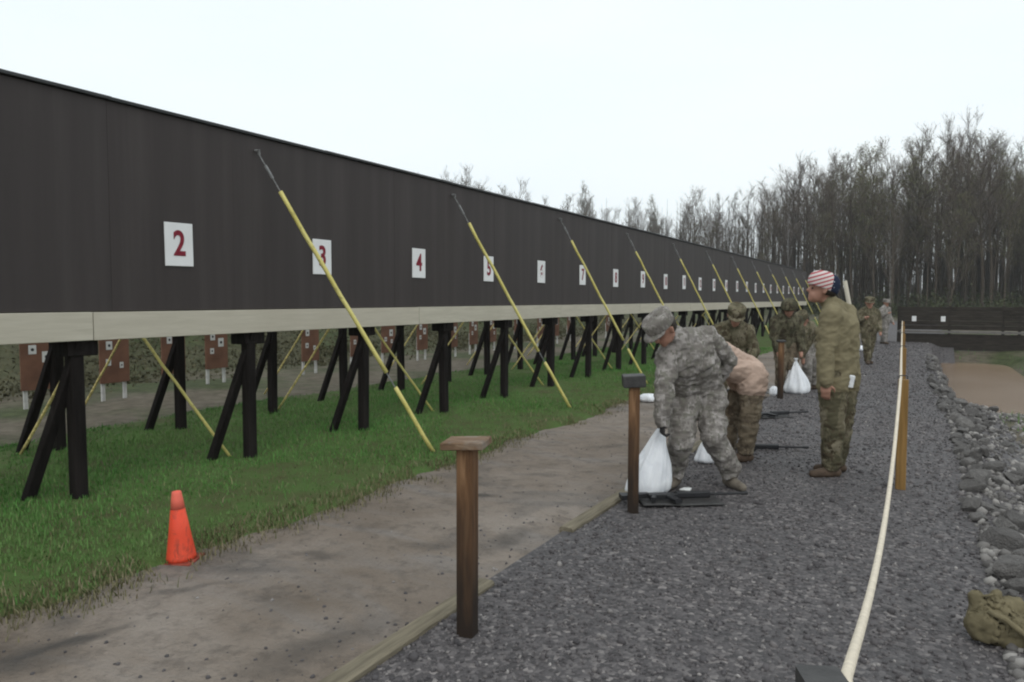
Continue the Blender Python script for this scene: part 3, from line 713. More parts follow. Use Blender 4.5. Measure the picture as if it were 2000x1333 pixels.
def person(loc, rz, J, mats, label, voxel=.009, face=(-1, 0, 0), up=(0, 0, 1), headgear=None, group=None, bulk=1.0, hands=True, gearmat=None, fold=1.0, jl=.12):
    """mats: 0 jacket 1 trousers 2 boots 3 skin 4 hair"""
    root = empty('person', loc, rz, label, 'person', group)
    J = {k: Vector(v) for k, v in J.items()}; B = []
    pel, che, nec, hd = J['pelvis'], J['chest'], J['neck'], J['head']
    mid = pel.lerp(che, .5)
    B.append((pel, .135*bulk, mid, .130*bulk, 0)); B.append((mid, .130*bulk, che, .142*bulk, 0)); B.append((che, .125*bulk, nec, .075, 0))
    for s in 'LR':
        h, sh = J['hip'+s], J['sh'+s]
        B.append((pel.lerp(h, .75), .112*bulk, mid.lerp(mid+(h-pel)*.5+(sh-che)*.3, 1), .108*bulk, 0))
        B.append((mid+(h-pel)*.5+(sh-che)*.3, .108*bulk, che.lerp(sh, .55), .105*bulk, 0))
        B.append((che.lerp(sh, .4), .09*bulk, sh, .078*bulk, 0)); B.append((nec, .066, sh, .07*bulk, 0))
        el, wr = J['el'+s], J['wr'+s]
        B.append((sh, .076*bulk, el, .060*bulk, 0)); B.append((el, .060*bulk, wr, .043*bulk, 0))
        kn, an = J['kn'+s], J['an'+s]
        B.append((pel.lerp(h, .8), (jl if jl > .2 else .118)*bulk*(1 if jl < .2 else .5), h.lerp(kn, .2), (jl*.94 if jl > .2 else .102)*bulk*(1 if jl < .2 else .5), 0 if jl > .2 else 1))
        B.append((h, .108*bulk, kn, .080*bulk, 1)); B.append((kn, .080*bulk, an+Vector((0, 0, .08)), .066*bulk, 1)); B.append((an+Vector((0, 0, .08)), .066*bulk, an+Vector((0, 0, .045)), .060*bulk, 1))
        # cargo pocket bulge
        out = (h-pel).normalized(); B.append((h.lerp(kn, .55)+out*.055, .052*bulk, h.lerp(kn, .8)+out*.05, .048*bulk, 1))
        t = J['toe'+s]; dr = Vector((t.x-an.x, t.y-an.y, 0)).normalized()
        hl = Vector((an.x, an.y, .045))-dr*.045
        B.append((an+Vector((0, 0, .06)), .052, Vector((an.x, an.y, .05)), .05, 2)); B.append((hl, .042, Vector((an.x, an.y, .042))+dr*.06, .047, 2)); B.append((Vector((an.x, an.y, .042))+dr*.06, .047, Vector((an.x, an.y, .034))+dr*.165, .034, 2))
        if hands: hand_bones(B, wr, J.get('hd'+s, wr-el), J.get('pn'+s, (0, -.3, -1)), J.get('curl', Vector((.55, 0, 0))).x, 1 if s == 'L' else -1)
        else: B.append((wr, .036, wr+(wr-el).normalized()*.11, .03, 3))
    if voxel < .009:
        fr = Vector((0, -1, .0)) if face[1] < 0 else Vector((-1, .3, 0)); ax = (che-pel).normalized(); fr = (fr-ax*fr.dot(ax)).normalized(); sd = ax.cross(fr)
        for q in (-1, 1):
            c0 = che-ax*.02+fr*.118*bulk+sd*q*.075; B.append((c0-sd*.03, .033, c0+sd*.03, .033, 0)); B.append((c0-ax*.07-sd*.026, .032, c0-ax*.07+sd*.026, .032, 0))
    # collar
    f = Vector(face).normalized(); u = Vector(up); u = (u-f*u.dot(f)).normalized(); l = u.cross(f)
    B.append((nec+(hd-nec)*.02, .080, nec+(hd-nec)*.28, .072, 0))
    B.append((nec, .058, hd-u*.03, .054, 3))
    B.append((hd+u*.035-f*.018, .094, hd+u*.045+f*.012, .090, 3))            # skull
    B.append((hd-f*.0+u*.0, .082, hd-u*.055+f*.035, .058, 3)); B.append((hd-u*.06+f*.045, .045, hd-u*.085+f*.062, .030, 3))   # jaw, chin
    B.append((hd+u*.012+f*.090, .013, hd-u*.022+f*.108, .017, 3))           # nose
    B.append((hd+u*.022+f*.078+l*.03, .018, hd+u*.022+f*.078-l*.03, .018, 3))  # brow
    B.append((hd-u*.052+f*.083+l*.018, .012, hd-u*.052+f*.083-l*.018, .012, 3))  # lips
    for s in (-1, 1): B.append((hd+l*s*.094+u*.02-f*.01, .017, hd+l*s*.094-u*.02-f*.004, .013, 3))   # ears
    mb = MB()
    for p0, r0, p1, r1, z in B: mb.add(*capsule(p0, r0, p1, r1))
    me = mb.me('body', mats[0]); o = bpy.data.objects.new('tmp', me); COL.objects.link(o)
    m = o.modifiers.new('r', 'REMESH'); m.mode = 'VOXEL'; m.voxel_size = voxel
    sm = o.modifiers.new('s', 'SMOOTH'); sm.factor = .5; sm.iterations = 4 if voxel < .012 else 2
    me2 = bpy.data.meshes.new_from_object(o.evaluated_get(bpy.context.evaluated_depsgraph_get()))
    bpy.data.objects.remove(o); bpy.data.meshes.remove(me)
    nv = len(me2.vertices); co = np.empty(nv*3, np.float32); me2.vertices.foreach_get('co', co); co = co.reshape(-1, 3)
    no = np.empty(nv*3, np.float32); me2.vertices.foreach_get('normal', no); no = no.reshape(-1, 3)
    def zone(P):
        best = np.full(len(P), 9.0); zi = np.zeros(len(P), int)
        for p0, r0, p1, r1, z in B:
            p0 = np.array(p0); v = np.array(p1)-p0; L2 = max(1e-9, v@v); t = np.clip(((P-p0)@v)/L2, 0, 1)
            d_ = np.linalg.norm(P-p0-t[:, None]*v, axis=1)-(r0+(r1-r0)*t)
            if z >= 3: d_ = d_+.006
            k = d_ < best; best[k] = d_[k]; zi[k] = z
        return zi
    zv = zone(co); off = Vector((loc[0], loc[1], 0))
    disp = np.zeros(nv)
    for i in range(nv):
        if zv[i] <= 1:
            p = Vector(co[i]); q = Vector((p.x, p.y, p.z*1.5))+off
            a = mnoise.noise(q*7); b_ = mnoise.noise(q*16)
            disp[i] = fold*(.011*(1-2*abs(a))+.006*(1-2*abs(b_)))
    co = co+no*disp[:, None]
    me2.vertices.foreach_set('co', co.astype(np.float32).ravel())
    me2.materials.clear()
    for mm in mats: me2.materials.append(mm)
    nf = len(me2.polygons); fc = np.empty(nf*3, np.float32); me2.polygons.foreach_get('center', fc)
    fz = zone(fc.reshape(-1, 3))
    me2.polygons.foreach_set('material_index', fz.astype(np.int32)); me2.polygons.foreach_set('use_smooth', np.ones(nf, bool)); me2.update()
    link('body', me2, root)
    # head frame: local X = right, Y = forward, Z = up
    M = Matrix((( -l.x, f.x, u.x, 0), (-l.y, f.y, u.y, 0), (-l.z, f.z, u.z, 0), (0, 0, 0, 1)))
    def headpart(name, mbx, mat):
        h = mbx.build(name, mat, root, True); h.matrix_local = Matrix.Translation(hd) @ M; return h
    if voxel < .012:
        for s in (-1, 1): headpart('eye', MB().add(*capsule((s*.031, .0850, .002), .0085, (s*.032, .0851, .002), .0085, 10)), MAT['eye'])
    hb = MB().lathe([(.02, -.035), (.093, -.03), (.103, 0), (.106, .04), (.1, .085), (.07, .122), (.01, .138)], 20, fn=lambda v, a, t: Vector((v.x, v.y*1.1-.014-(0.02 if (t < .45 and math.sin(a) > -.2) else 0)*0, v.z)) if not (t < .5 and math.sin(a) > .15) else Vector((v.x*.85, v.y*.55-.01, v.z+.03)))
    headpart('hair', hb, MAT['hair'])
    g = gearmat or mats[0]
    if headgear == 'patrol':
        headpart('cap', MB().lathe([(.111, .042), (.1135, .05), (.1145, .085), (.117, .12), (.113, .131), (.09, .138), (.01, .141)], 28, fn=lambda v, a, t: Vector((v.x*.97, v.y*1.13-.005, v.z+.006*math.sin(3*a)*t))), g)
        br = []; 
        for k in range(13):
            a = math.pi*(.13+.74*k/12); br.append((a, ))
        V = []; 
        for (a,) in br: V += [(.108*math.cos(a), .118*math.sin(a)-.005, .052), (.112*math.cos(a), .118*math.sin(a)+.064*math.sin(a)**.7, .040), (.112*math.cos(a), .118*math.sin(a)+.064*math.sin(a)**.7, .035), (.108*math.cos(a), .118*math.sin(a)-.005, .046)]
        F_ = []
        for k in range(12):
            for j in range(4): F_.append((k*4+j, k*4+(j+1) % 4, k*4+4+(j+1) % 4, k*4+4+j))
        headpart('cap_brim', MB().add(V, F_), g)
    elif headgear == 'helmet':
        headpart('helmet', MB().lathe([(.128, -.01), (.134, .0), (.137, .05), (.128, .1), (.095, .145), (.045, .168), (.005, .173)], 28, fn=lambda v, a, t: Vector((v.x, v.y*1.12-.006, v.z+(.035 if math.sin(a) > .2 and t < .3 else 0)))), g)
        headpart('chin_strap', MB().tube([(-.118, .0, .02), (-.09, .04, -.05), (-.03, .075, -.105), (.03, .075, -.105), (.09, .04, -.05), (.118, .0, .02)], .007, 6), MAT['boot'])
    elif headgear == 'knit':
        headpart('cap', MB().lathe([(.110, .012), (.114, .022), (.117, .05), (.119, .075), (.110, .118), (.082, .150), (.04, .166), (.004, .170)], 28, fn=lambda v, a, t: Vector((v.x*.97, v.y*1.15-.005, v.z+.018*math.sin(a)*(1-t)+.004*math.sin(5*a)*t))), g)
    elif headgear == 'ballcap':
        headpart('cap', MB().lathe([(.110, .025), (.113, .035), (.116, .07), (.108, .115), (.08, .148), (.04, .163), (.004, .166)], 28, fn=lambda v, a, t: Vector((v.x*.97, v.y*1.14-.005, v.z))), g)
        V = []; F_ = []
        for k in range(13):
            a = math.pi*(.16+.68*k/12); c_ = .02*math.cos(a)**2
            V += [(.106*math.cos(a), .118*math.sin(a)-.005, .042), (.108*math.cos(a), .118*math.sin(a)+.085*math.sin(a)**.6, .046-c_), (.108*math.cos(a), .118*math.sin(a)+.085*math.sin(a)**.6, .040-c_), (.106*math.cos(a), .118*math.sin(a)-.005, .035)]
        for k in range(12):
            for j in range(4): F_.append((k*4+j, k*4+(j+1) % 4, k*4+4+(j+1) % 4, k*4+4+j))
        headpart('cap_brim', MB().add(V, F_), g)
    return root

def ploc(px, dep): return at((px-1000)/F_PX*dep, dep)
GR = 'people working along the firing line'
# 1 bending person in grey digital camo, lifting a white bag
J1 = dict(pelvis=(-.02, .10, .80), chest=(-.135, -.10, 1.09), neck=(-.245, -.20, 1.235), head=(-.385, -.30, 1.315),
          hipL=(.085, .08, .77), hipR=(-.125, .06, .755), knL=(.075, -.09, .44), anL=(.25, .02, .07), toeL=(.30, -.12, .03),
          knR=(-.19, -.12, .41), anR=(-.205, .04, .07), toeR=(-.29, -.08, .03),
          shL=(.01, -.06, 1.245), elL=(.225, .06, 1.06), wrL=(.15, .17, .86), shR=(-.325, -.19, 1.10), elR=(-.370, -.29, .82), wrR=(-.385, -.31, .60),
          hdR=(0, -.02, -1), pnR=(1, 0, 0), hdL=(-.5, -.2, -.6), pnL=(-.7, -.3, .3), curl=(1.25, 0, 0))
person(ploc(1373, 6.05), YAW, J1, [MAT['acu'], MAT['acu'], MAT['boot_tan'], MAT['skin'], MAT['glove']], 'person in grey camouflage bending over and lifting a white bag', .0085, (-.62, -.38, -.68), (-.5, -.3, .8), 'patrol', GR, 1.08, fold=1.6, jl=.250)
# 2 person in tan shirt doubled over behind
J2 = dict(pelvis=(.075, .05, .86), chest=(-.20, .0, 1.0), neck=(-.40, -.02, .92), head=(-.53, -.03, .80),
          hipL=(.085, -.06, .82), hipR=(.085, .16, .82), knL=(.06, -.09, .45), anL=(.04, -.03, .07), toeL=(-.12, -.05, .03),
          knR=(-.01, .18, .46), anR=(-.06, .20, .07), toeR=(-.22, .2, .03),
          shL=(-.33, -.16, .94), elL=(-.37, -.14, .66), wrL=(-.37, -.08, .42), shR=(-.33, .15, .94), elR=(-.37, .12, .66), wrR=(-.36, .02, .42),
          hdL=(0, .1, -1), pnL=(.3, .8, 0), hdR=(0, -.1, -1), pnR=(.3, -.8, 0), curl=(1.0, 0, 0))
person(ploc(1450, 7.05), YAW, J2, [MAT['tshirt'], MAT['brownpants'], MAT['boot'], MAT['skin'], MAT['skin']], 'person in pinkish tan top doubled over behind the grey one', .0095, (-.5, 0, -.8), (-.8, 0, .5), 'patrol', GR, 1.04, gearmat=MAT['multicam'], fold=1.3, jl=.276)
# 3 person standing in olive fleece, striped cap
J3 = dict(pelvis=(.035, .03, .93), chest=(.01, .0, 1.29), neck=(-.06, -.01, 1.50), head=(-.155, -.02, 1.625),
          hipL=(-.045, -.04, .90), hipR=(.10, .08, .90), knL=(-.05, -.07, .50), anL=(-.03, -.02, .07), toeL=(-.17, -.02, .03),
          knR=(.085, .06, .50), anR=(.095, .16, .07), toeR=(-.03, .19, .03),
          shL=(-.115, -.14, 1.41), elL=(-.17, -.17, 1.10), wrL=(-.175, -.20, .86), shR=(.125, .13, 1.42), elR=(.19, .17, 1.12), wrR=(.11, .16, .90),
          hdL=(-.02, -.05, -1), pnL=(.4, .8, 0), hdR=(-.3, 0, -.9), pnR=(-.4, -.8, 0), curl=(.5, 0, 0))
p3 = person(ploc(1636, 6.42), YAW, J3, [MAT['fleece'], MAT['multicam'], MAT['boot'], MAT['skin'], MAT['skin']], 'standing person in olive fleece, camouflage trousers and red white striped cap', .0085, (-.86, .1, .22), (.22, .0, .95), 'knit', GR, 1.14, gearmat=MAT['flagcap'], fold=1.0, jl=.238)
cl = MB().box((-.035, -.012, -.06), (.035, .012, .05), .008).build('tucked_cloth', MAT['plastic'], p3, loc=(.06, -.125, .86), rot=(.1, .15, -.2))
# 4 person behind, cap and shoulders
J4 = dict(pelvis=(.02, .08, .82), chest=(-.02, -.04, 1.12), neck=(-.01, -.13, 1.25), head=(.0, -.20, 1.34),
          hipL=(-.10, .08, .80), hipR=(.12, .08, .80), knL=(-.14, -.06, .44), anL=(-.16, .05, .07), toeL=(-.2, -.1, .03), knR=(.13, -.06, .44), anR=(.16, .05, .07), toeR=(.2, -.1, .03),
          shL=(-.21, -.06, 1.16), elL=(-.29, -.14, .90), wrL=(-.16, -.28, .78), shR=(.19, -.06, 1.16), elR=(.27, -.12, .9), wrR=(.14, -.27, .78))
person(ploc(1428, 9.5), YAW, J4, [MAT['multicam'], MAT['multicam'], MAT['boot'], MAT['skin'], MAT['skin']], 'stooping person whose brown camouflage cap shows between the others', .014, (-.2, -.75, -.5), (0, -.4, .8), 'patrol', GR, 1.05, hands=False)
# 5 stooping by the far post
J5 = dict(pelvis=(.02, .06, .86), chest=(.0, -.04, 1.16), neck=(.0, -.10, 1.31), head=(-.01, -.17, 1.40),
          hipL=(-.08, .05, .84), hipR=(.12, .06, .84), knL=(-.08, -.04, .46), anL=(-.07, .04, .07), toeL=(-.2, -.04, .03), knR=(.12, -.03, .46), anR=(.13, .06, .07), toeR=(.02, -.06, .03),
          shL=(-.19, -.05, 1.2), elL=(-.23, -.10, .94), wrL=(-.2, -.2, .72), shR=(.19, -.03, 1.2), elR=(.24, -.05, .93), wrR=(.2, -.16, .72))
person(ploc(1535, 12.3), YAW, J5, [MAT['ocp_dark'], MAT['brownpants'], MAT['boot'], MAT['skin'], MAT['skin']], 'person in dark green camouflage stooping behind the far post', .016, (-.35, -.7, -.4), (-.1, -.3, .8), 'helmet', GR, 1.06, hands=False)
# 6 bending with far bag
J6 = dict(pelvis=(.08, .08, .84), chest=(-.02, -.05, 1.06), neck=(-.1, -.12, 1.15), head=(-.17, -.2, 1.2),
          hipL=(.0, .03, .82), hipR=(.14, .12, .82), knL=(-.03, -.08, .45), anL=(.02, .02, .07), toeL=(-.12, -.02, .03), knR=(.15, .05, .45), anR=(.17, .14, .07), toeR=(.05, .14, .03),
          shL=(-.13, -.18, 1.06), elL=(-.17, -.22, .80), wrL=(-.16, -.22, .60), shR=(.06, .06, 1.1), elR=(.0, -.06, .84), wrR=(-.12, -.12, .66))
person(ploc(1578, 12.6), YAW, J6, [MAT['multicam'], MAT['acu'], MAT['boot'], MAT['skin'], MAT['skin']], 'person bending over the far white bag, left of the standing one', .016, (-.6, -.4, -.6), (-.4, -.3, .8), 'patrol', GR, 1.0, hands=False)
# 7 and 8 far walkers
J7 = dict(pelvis=(.0, .0, .88), chest=(.0, .0, 1.19), neck=(-.01, -.03, 1.36), head=(-.02, -.06, 1.47),
          hipL=(-.09, .0, .86), hipR=(.09, .0, .86), knL=(-.07, -.08, .47), anL=(-.04, -.06, .07), toeL=(-.08, -.2, .03), knR=(.07, .03, .47), anR=(.07, .12, .07), toeR=(.08, -.02, .03),
          shL=(-.18, .0, 1.24), elL=(-.29, -.08, 1.03), wrL=(-.22, -.24, 1.1), shR=(.18, .0, 1.24), elR=(.23, -.03, .98), wrR=(.19, -.17, .8))
person(ploc(1697, 17.8), YAW, J7, [MAT['multicam'], MAT['multicam'], MAT['boot'], MAT['skin'], MAT['skin']], 'person in green brown camouflage walking up the path', .018, (-.3, -.9, -.2), (0, 0, 1), 'patrol', GR, 1.1, hands=False)
J8 = {k: Vector(v)*.97 for k, v in J7.items()}
person(ploc(1728, 25.8), YAW+.5, J8, [MAT['acu'], MAT['acu'], MAT['boot'], MAT['skin'], MAT['skin']], 'farthest person in grey, beside the plank barrier', .02, (-.3, -.9, -.1), (0, 0, 1), 'patrol', GR, 1.1, hands=False)

# ------------------------------------------------------------------ white bags
def bag(loc, h, w, top, label, seed, flat=False, knot=True):
    root = empty('white_bag', loc, YAW, label, 'bag', 'white plastic bags')
    top = Vector(top)
    if flat: prof = [(w*.2, 0), (w*.46, h*.08), (w*.52, h*.35), (w*.45, h*.7), (w*.25, h*.93), (w*.02, h)]
    else: prof = [(w*.22, 0), (w*.46, h*.02), (w*.53, h*.09), (w*.52, h*.2), (w*.47, h*.32), (w*.40, h*.45), (w*.32, h*.58), (w*.235, h*.71), (w*.16, h*.83), (w*.095, h*.93), (w*.06, h*.975), (w*.05, h)]
    def fn(v, a, t):
        z = v.z/h
        k = 1+(.05+.16*z)*math.sin(6*a+seed+2*z)+(.03+.12*z)*math.sin(11*a+2.1*seed-3*z)+.12*mnoise.noise(Vector((math.cos(a)*1.3, math.sin(a)*1.3, z*3+seed)))
        sag = 1+.10*math.sin(a*2+seed)*(1-z)
        return Vector((v.x*k*sag+top.x*z, v.y*k*.8+top.y*z, v.z+.02*w*mnoise.noise(Vector((v.x*20, v.y*20, seed)))*(1-z)))
    MB().lathe(prof, 48, fn=fn).build('sack', MAT['plastic'], root, True)
    if not flat and knot:
        MB().lathe([(w*.055, h*.985), (w*.075, h*1.01), (w*.10, h*1.05), (w*.085, h*1.07)], 20, fn=lambda v, a, t: Vector((v.x*(1+.4*math.sin(5*a))+top.x, v.y+top.y, v.z))).build('gathered_neck', MAT['plastic'], root, True)
    return root
bag(ploc(1264, 5.84), .545, .30, (.125, .03, 0), 'large white plastic bag lifted by the bending person in grey', 1.3)
bag(ploc(1384, 7.0), .25, .19, (.0, .0, 0), 'small white bag on the gravel seen between the legs', 2.2)
bag(ploc(1559, 12.2), .55, .36, (-.03, 0, 0), 'white bag held by the far bending person', 3.1)
bag(ploc(1268, 11.5)+Vector((0, 0, -.04)), .13, .30, (0, 0, 0), 'white bag lying flat on the dirt left of the bending person', 4.4, True)
bag(ploc(1513, 11.9)+Vector((0, 0, 0)), .16, .14, (.01, 0, 0), 'little white bag by the far dark post', 5.0, True)
bag(ploc(1681, 22.5), .16, .42, (0, 0, 0), 'white bag on the ground left of the walking person', 6.1, True)

# ------------------------------------------------------------------ black rifles and mats on the ground
def rifle(loc, rz, label, mat_size=None):
    if mat_size:
        w, l = mat_size
        def fn(x, y): return .008+.006*mnoise.noise(Vector((x*5, y*5, rz)))
        xs = [-l/2+l*i/14 for i in range(15)]; ys = [-w/2+w*i/6 for i in range(7)]
        V = [(x, y, fn(x, y)) for y in ys for x in xs]+[(x, y, fn(x, y)-.007) for y in ys for x in xs]; n_ = 15; o_ = 105
        F_ = [(j*n_+i, j*n_+i+1, (j+1)*n_+i+1, (j+1)*n_+i) for j in range(6) for i in range(14)]
        F_ += [(o_+j*n_+i, o_+(j+1)*n_+i, o_+(j+1)*n_+i+1, o_+j*n_+i+1) for j in range(6) for i in range(14)]
        for i in range(14): F_ += [(i, o_+i, o_+i+1, i+1), (90+i, 91+i, o_+91+i, o_+90+i)]
        for j in range(6): F_ += [(j*n_, (j+1)*n_, o_+(j+1)*n_, o_+j*n_), (j*n_+14, o_+j*n_+14, o_+(j+1)*n_+14, (j+1)*n_+14)]
        m_ = link('ground_mat', mesh('ground_mat', V, F_, MAT['capgrey'], True), None, Vector(loc)+Vector((0, 0, .012)), (0, 0, rz))
        tag(m_, 'dark mat spread under ' + label.replace('black rifle', 'the rifle'), 'mat')
        loc = Vector(loc)+Vector((0, 0, .022))
    r = empty('rifle', Vector(loc)+Vector((0, 0, .035)), rz, label, 'rifle', 'rifles lying on the ground')
    MB().tube([(.18, 0, 0), (.48, 0, 0), (.50, 0, 0), (.54, 0, 0)], [.011, .010, .014, .014], 8).build('barrel', MAT['black'], r)
    MB().beam((-.02, 0, .0), (.24, 0, .0), .05, .05, ch=.012).build('handguard', MAT['black'], r)
    MB().beam((-.24, 0, -.005), (-.021, 0, -.005), .035, .07, up=(0, 1, 0), ch=.006).build('receiver', MAT['black'], r)
    MB().add([(-.241, .02, -.018), (-.241, -.02, -.018), (-.46, -.075, -.018), (-.46, .03, -.018), (-.241, .02, .018), (-.241, -.02, .018), (-.46, -.075, .018), (-.46, .03, .018)], [(3, 2, 1, 0), (4, 5, 6, 7), (0, 1, 5, 4), (1, 2, 6, 5), (2, 3, 7, 6), (3, 0, 4, 7)]).build('stock', MAT['black'], r)
    MB().beam((-.08, -.036, -.005), (-.05, -.17, -.005), .028, .055, up=(1, 0, 0), ch=.005).build('magazine', MAT['black'], r)
    MB().beam((-.2, -.036, -.005), (-.23, -.11, -.005), .03, .035, up=(1, 0, 0), ch=.006).build('grip', MAT['black'], r)
    return r
rifle(ploc(1330, 5.62), YAW+.08, 'black rifle on the gravel right of the second capped post', (.30, .62))
rifle(ploc(1512, 9.7), YAW+.25, 'black rifle on the gravel beyond the tan shirted person', (.25, .5))
rifle(ploc(1478, 7.6), YAW-.1, 'black rifle on the gravel by the feet of the tan shirted person')
rifle(ploc(1470, 12.2), YAW+.1, 'black rifle in front of the far dark post', (.3, .6))
bt = empty('empty_casing_box', ploc(1345, 5.66)+Vector((0, 0, .075)), YAW+.4, 'small crumpled white paper on the dark mat', 'paper')
MB().lathe([(.005, 0), (.03, .003), (.034, .014), (.02, .022), (.004, .024)], 12, fn=lambda v, a, t: Vector((v.x*1.5*(1+.3*math.sin(3*a)), v.y*(1+.3*math.cos(4*a)), v.z))).build('paper', MAT['paper'], bt)
bt.name = 'crumpled_paper'

# ------------------------------------------------------------------ tan canvas bag at the right edge
tb = empty('canvas_bag', at(2.20, 3.30, 0), YAW, 'tan canvas bag slumped on the gravel at the right edge', 'bag'); tb.scale = (.86,)*3
lump = MB()
for p0, r0, p1, r1 in (((-.06, 0, .09), .085, (.06, -.05, .06), .08), ((.06, -.05, .07), .085, (.17, -.02, .055), .075), ((-.06, .03, .12), .07, (-.085, .05, .215), .028), ((-.02, .03, .13), .06, (.03, .05, .225), .024), ((.03, .02, .12), .07, (.13, .06, .15), .06)):
    lump.add(*capsule(p0, r0, p1, r1))
o_ = lump.build('tmp_bag', MAT['tanbag']); m_ = o_.modifiers.new('r', 'REMESH'); m_.mode = 'VOXEL'; m_.voxel_size = .008
m_ = o_.modifiers.new('s', 'SMOOTH'); m_.iterations = 8
me_ = bpy.data.meshes.new_from_object(o_.evaluated_get(bpy.context.evaluated_depsgraph_get())); bpy.data.objects.remove(o_)
for v in me_.vertices:
    q = v.co*9; v.co += v.normal*(.018*(1-2*abs(mnoise.noise(q)))+.007*(1-2*abs(mnoise.noise(q*2.7))))
me_.polygons.foreach_set('use_smooth', [True]*len(me_.polygons)); link('sack', me_, tb)
MB().tube([(-.075, -.05, .175), (-.03, -.115, .165), (.03, -.155, .115), (.085, -.165, .06), (.12, -.14, .03)], [.012, .015, .016, .015, .012], 8).build('strap', MAT['tanbag'], tb, True)
MB().tube([(-.08, .03, .222), (-.03, .02, .235), (.03, .05, .23)], .007, 6).build('drawcord', MAT['tanbag'], tb, True)

# ------------------------------------------------------------------ trees
def tree_parts(seed, h, r0, pale=False, leaf=0, spread=1.0, low=.38):
    rd = random.Random(seed)
    path = [Vector((0, 0, -.3))]; x = y = 0
    for i in range(1, 11):
        x += rd.uniform(-.10, .10)*h/16; y += rd.uniform(-.10, .10)*h/16; path.append(Vector((x, y, h*i/10)))
    rad = [r0*(1.25 if i == 0 else 1)*(1-.9*(i/10)**1.1) for i in range(11)]
    tr = MB().tube(path, rad, 7); tw = MB(); tips = []
    def on(t):
        f = t*10; i = min(9, int(f)); return path[i].lerp(path[i+1], f-i)
    nl = rd.randint(20, 27)
    for b in range(nl):
        t = low+(.97-low)*((b+rd.random())/nl); p = on(t); az = rd.uniform(0, 6.28); L = h*(.10+.24*(1-t)**.8)*rd.uniform(.7, 1.25)*spread
        tilt = rd.uniform(.35, .8)*spread
        pts_ = [p]; d_ = Vector((math.cos(az)*math.sin(tilt), math.sin(az)*math.sin(tilt), math.cos(tilt)))
        for k in range(3):
            d_ = (d_+Vector((rd.uniform(-.15, .15), rd.uniform(-.15, .15), .18))).normalized(); pts_.append(pts_[-1]+d_*L/3)
        rr_ = r0*(1-t)*.45+.018; tr.tube(pts_, [rr_, rr_*.7, rr_*.45, rr_*.2], 4, False)
        for q in range(9):
            s = rd.uniform(.25, 1)*3; i = min(2, int(s)); a = pts_[i].lerp(pts_[i+1], s-i)
            dd = (d_*.8+Vector((rd.uniform(-.8, .8), rd.uniform(-.8, .8), rd.uniform(-.1, .8)))).normalized(); l2 = L*rd.uniform(.22, .5)
            m_ = a+dd*l2*.5+Vector((rd.uniform(-.06, .06),)*3); e = a+dd*l2+Vector((0, 0, .1*l2)); tw.tube([a, m_, e], [.016, .012, .005], 3, False)
            for z_ in range(6):
                a2 = a.lerp(e, rd.uniform(.3, 1)); d3 = (dd+Vector((rd.uniform(-.9, .9), rd.uniform(-.9, .9), rd.uniform(-.3, .7)))).normalized(); e2 = a2+d3*l2*rd.uniform(.3, .65)
                sd = d3.cross(Vector((rd.random(), rd.random(), rd.random()))).normalized()*.010
                tw.add([a2-sd, a2+sd, e2], [(0, 1, 2)]); tips += [e2, a2.lerp(e2, .6)]
    trunk = tr.me('trunk', MAT['bark_pale'] if pale else MAT['bark'], True)
    V = [tuple(v) for v in tw.V]; F_ = list(tw.F); mi = [0]*len(F_)
    if leaf:
        for _ in range(leaf):
            c = rd.choice(tips)+Vector((rd.gauss(0, .13), rd.gauss(0, .13), rd.gauss(0, .13))); a = Vector((rd.gauss(0, 1), rd.gauss(0, 1), rd.gauss(0, 1))).normalized(); b_ = a.orthogonal().normalized(); s = rd.uniform(.025, .06)
            n_ = len(V); V += [tuple(c-a*s), tuple(c+b_*s*.6), tuple(c+a*s), tuple(c-b_*s*.6)]; F_.append((n_, n_+1, n_+2, n_+3)); mi.append(1)
    crown = mesh('crown', V, F_, [MAT['twig'], MAT['leaf_new']], False, mi)
    at_ = crown.attributes.new('rnd', 'FLOAT', 'FACE'); at_.data.foreach_set('value', np.random.default_rng(seed).random(len(F_)))
    return trunk, crown
kinds = [tree_parts(11, 17, .15, False, 150), tree_parts(12, 16, .12, False, 600, .8), tree_parts(13, 17.5, .17, False, 0, 1.1), tree_parts(14, 16, .15, True, 200, .8), tree_parts(15, 15, .11, False, 2600, .9, .22), tree_parts(16, 17, .10, True, 0, .7), tree_parts(17, 16.5, .14, False, 1100, 1.0), tree_parts(18, 12, .10, False, 2600, 1.15, .15)]
tl = ['bare grey brown tree in the wood behind the range', 'slender bare tree with a few new leaves in the wood', 'tall bare tree with spreading limbs in the wood', 'pale trunked tree in the wood behind the range', 'tree hazy with new green leaves in the wood', 'thin pale trunked bare tree in the wood', 'bare tree with scattered new leaves in the wood', 'low bushy tree in new green leaf in the wood']
prof = [(560, 350), (800, 345), (960, 345), (1040, 385), (1140, 372), (1200, 395), (1340, 372), (1470, 372), (1540, 318), (1640, 300), (1720, 282), (1840, 262), (1930, 255), (2000, 268), (2200, 262), (2500, 260)]
def prof_y(px):
    for (a, ya), (b, yb) in zip(prof, prof[1:]):
        if a <= px <= b: return ya+(yb-ya)*(px-a)/(b-a)
    return 300
tr_ = random.Random(21); ntree = 0
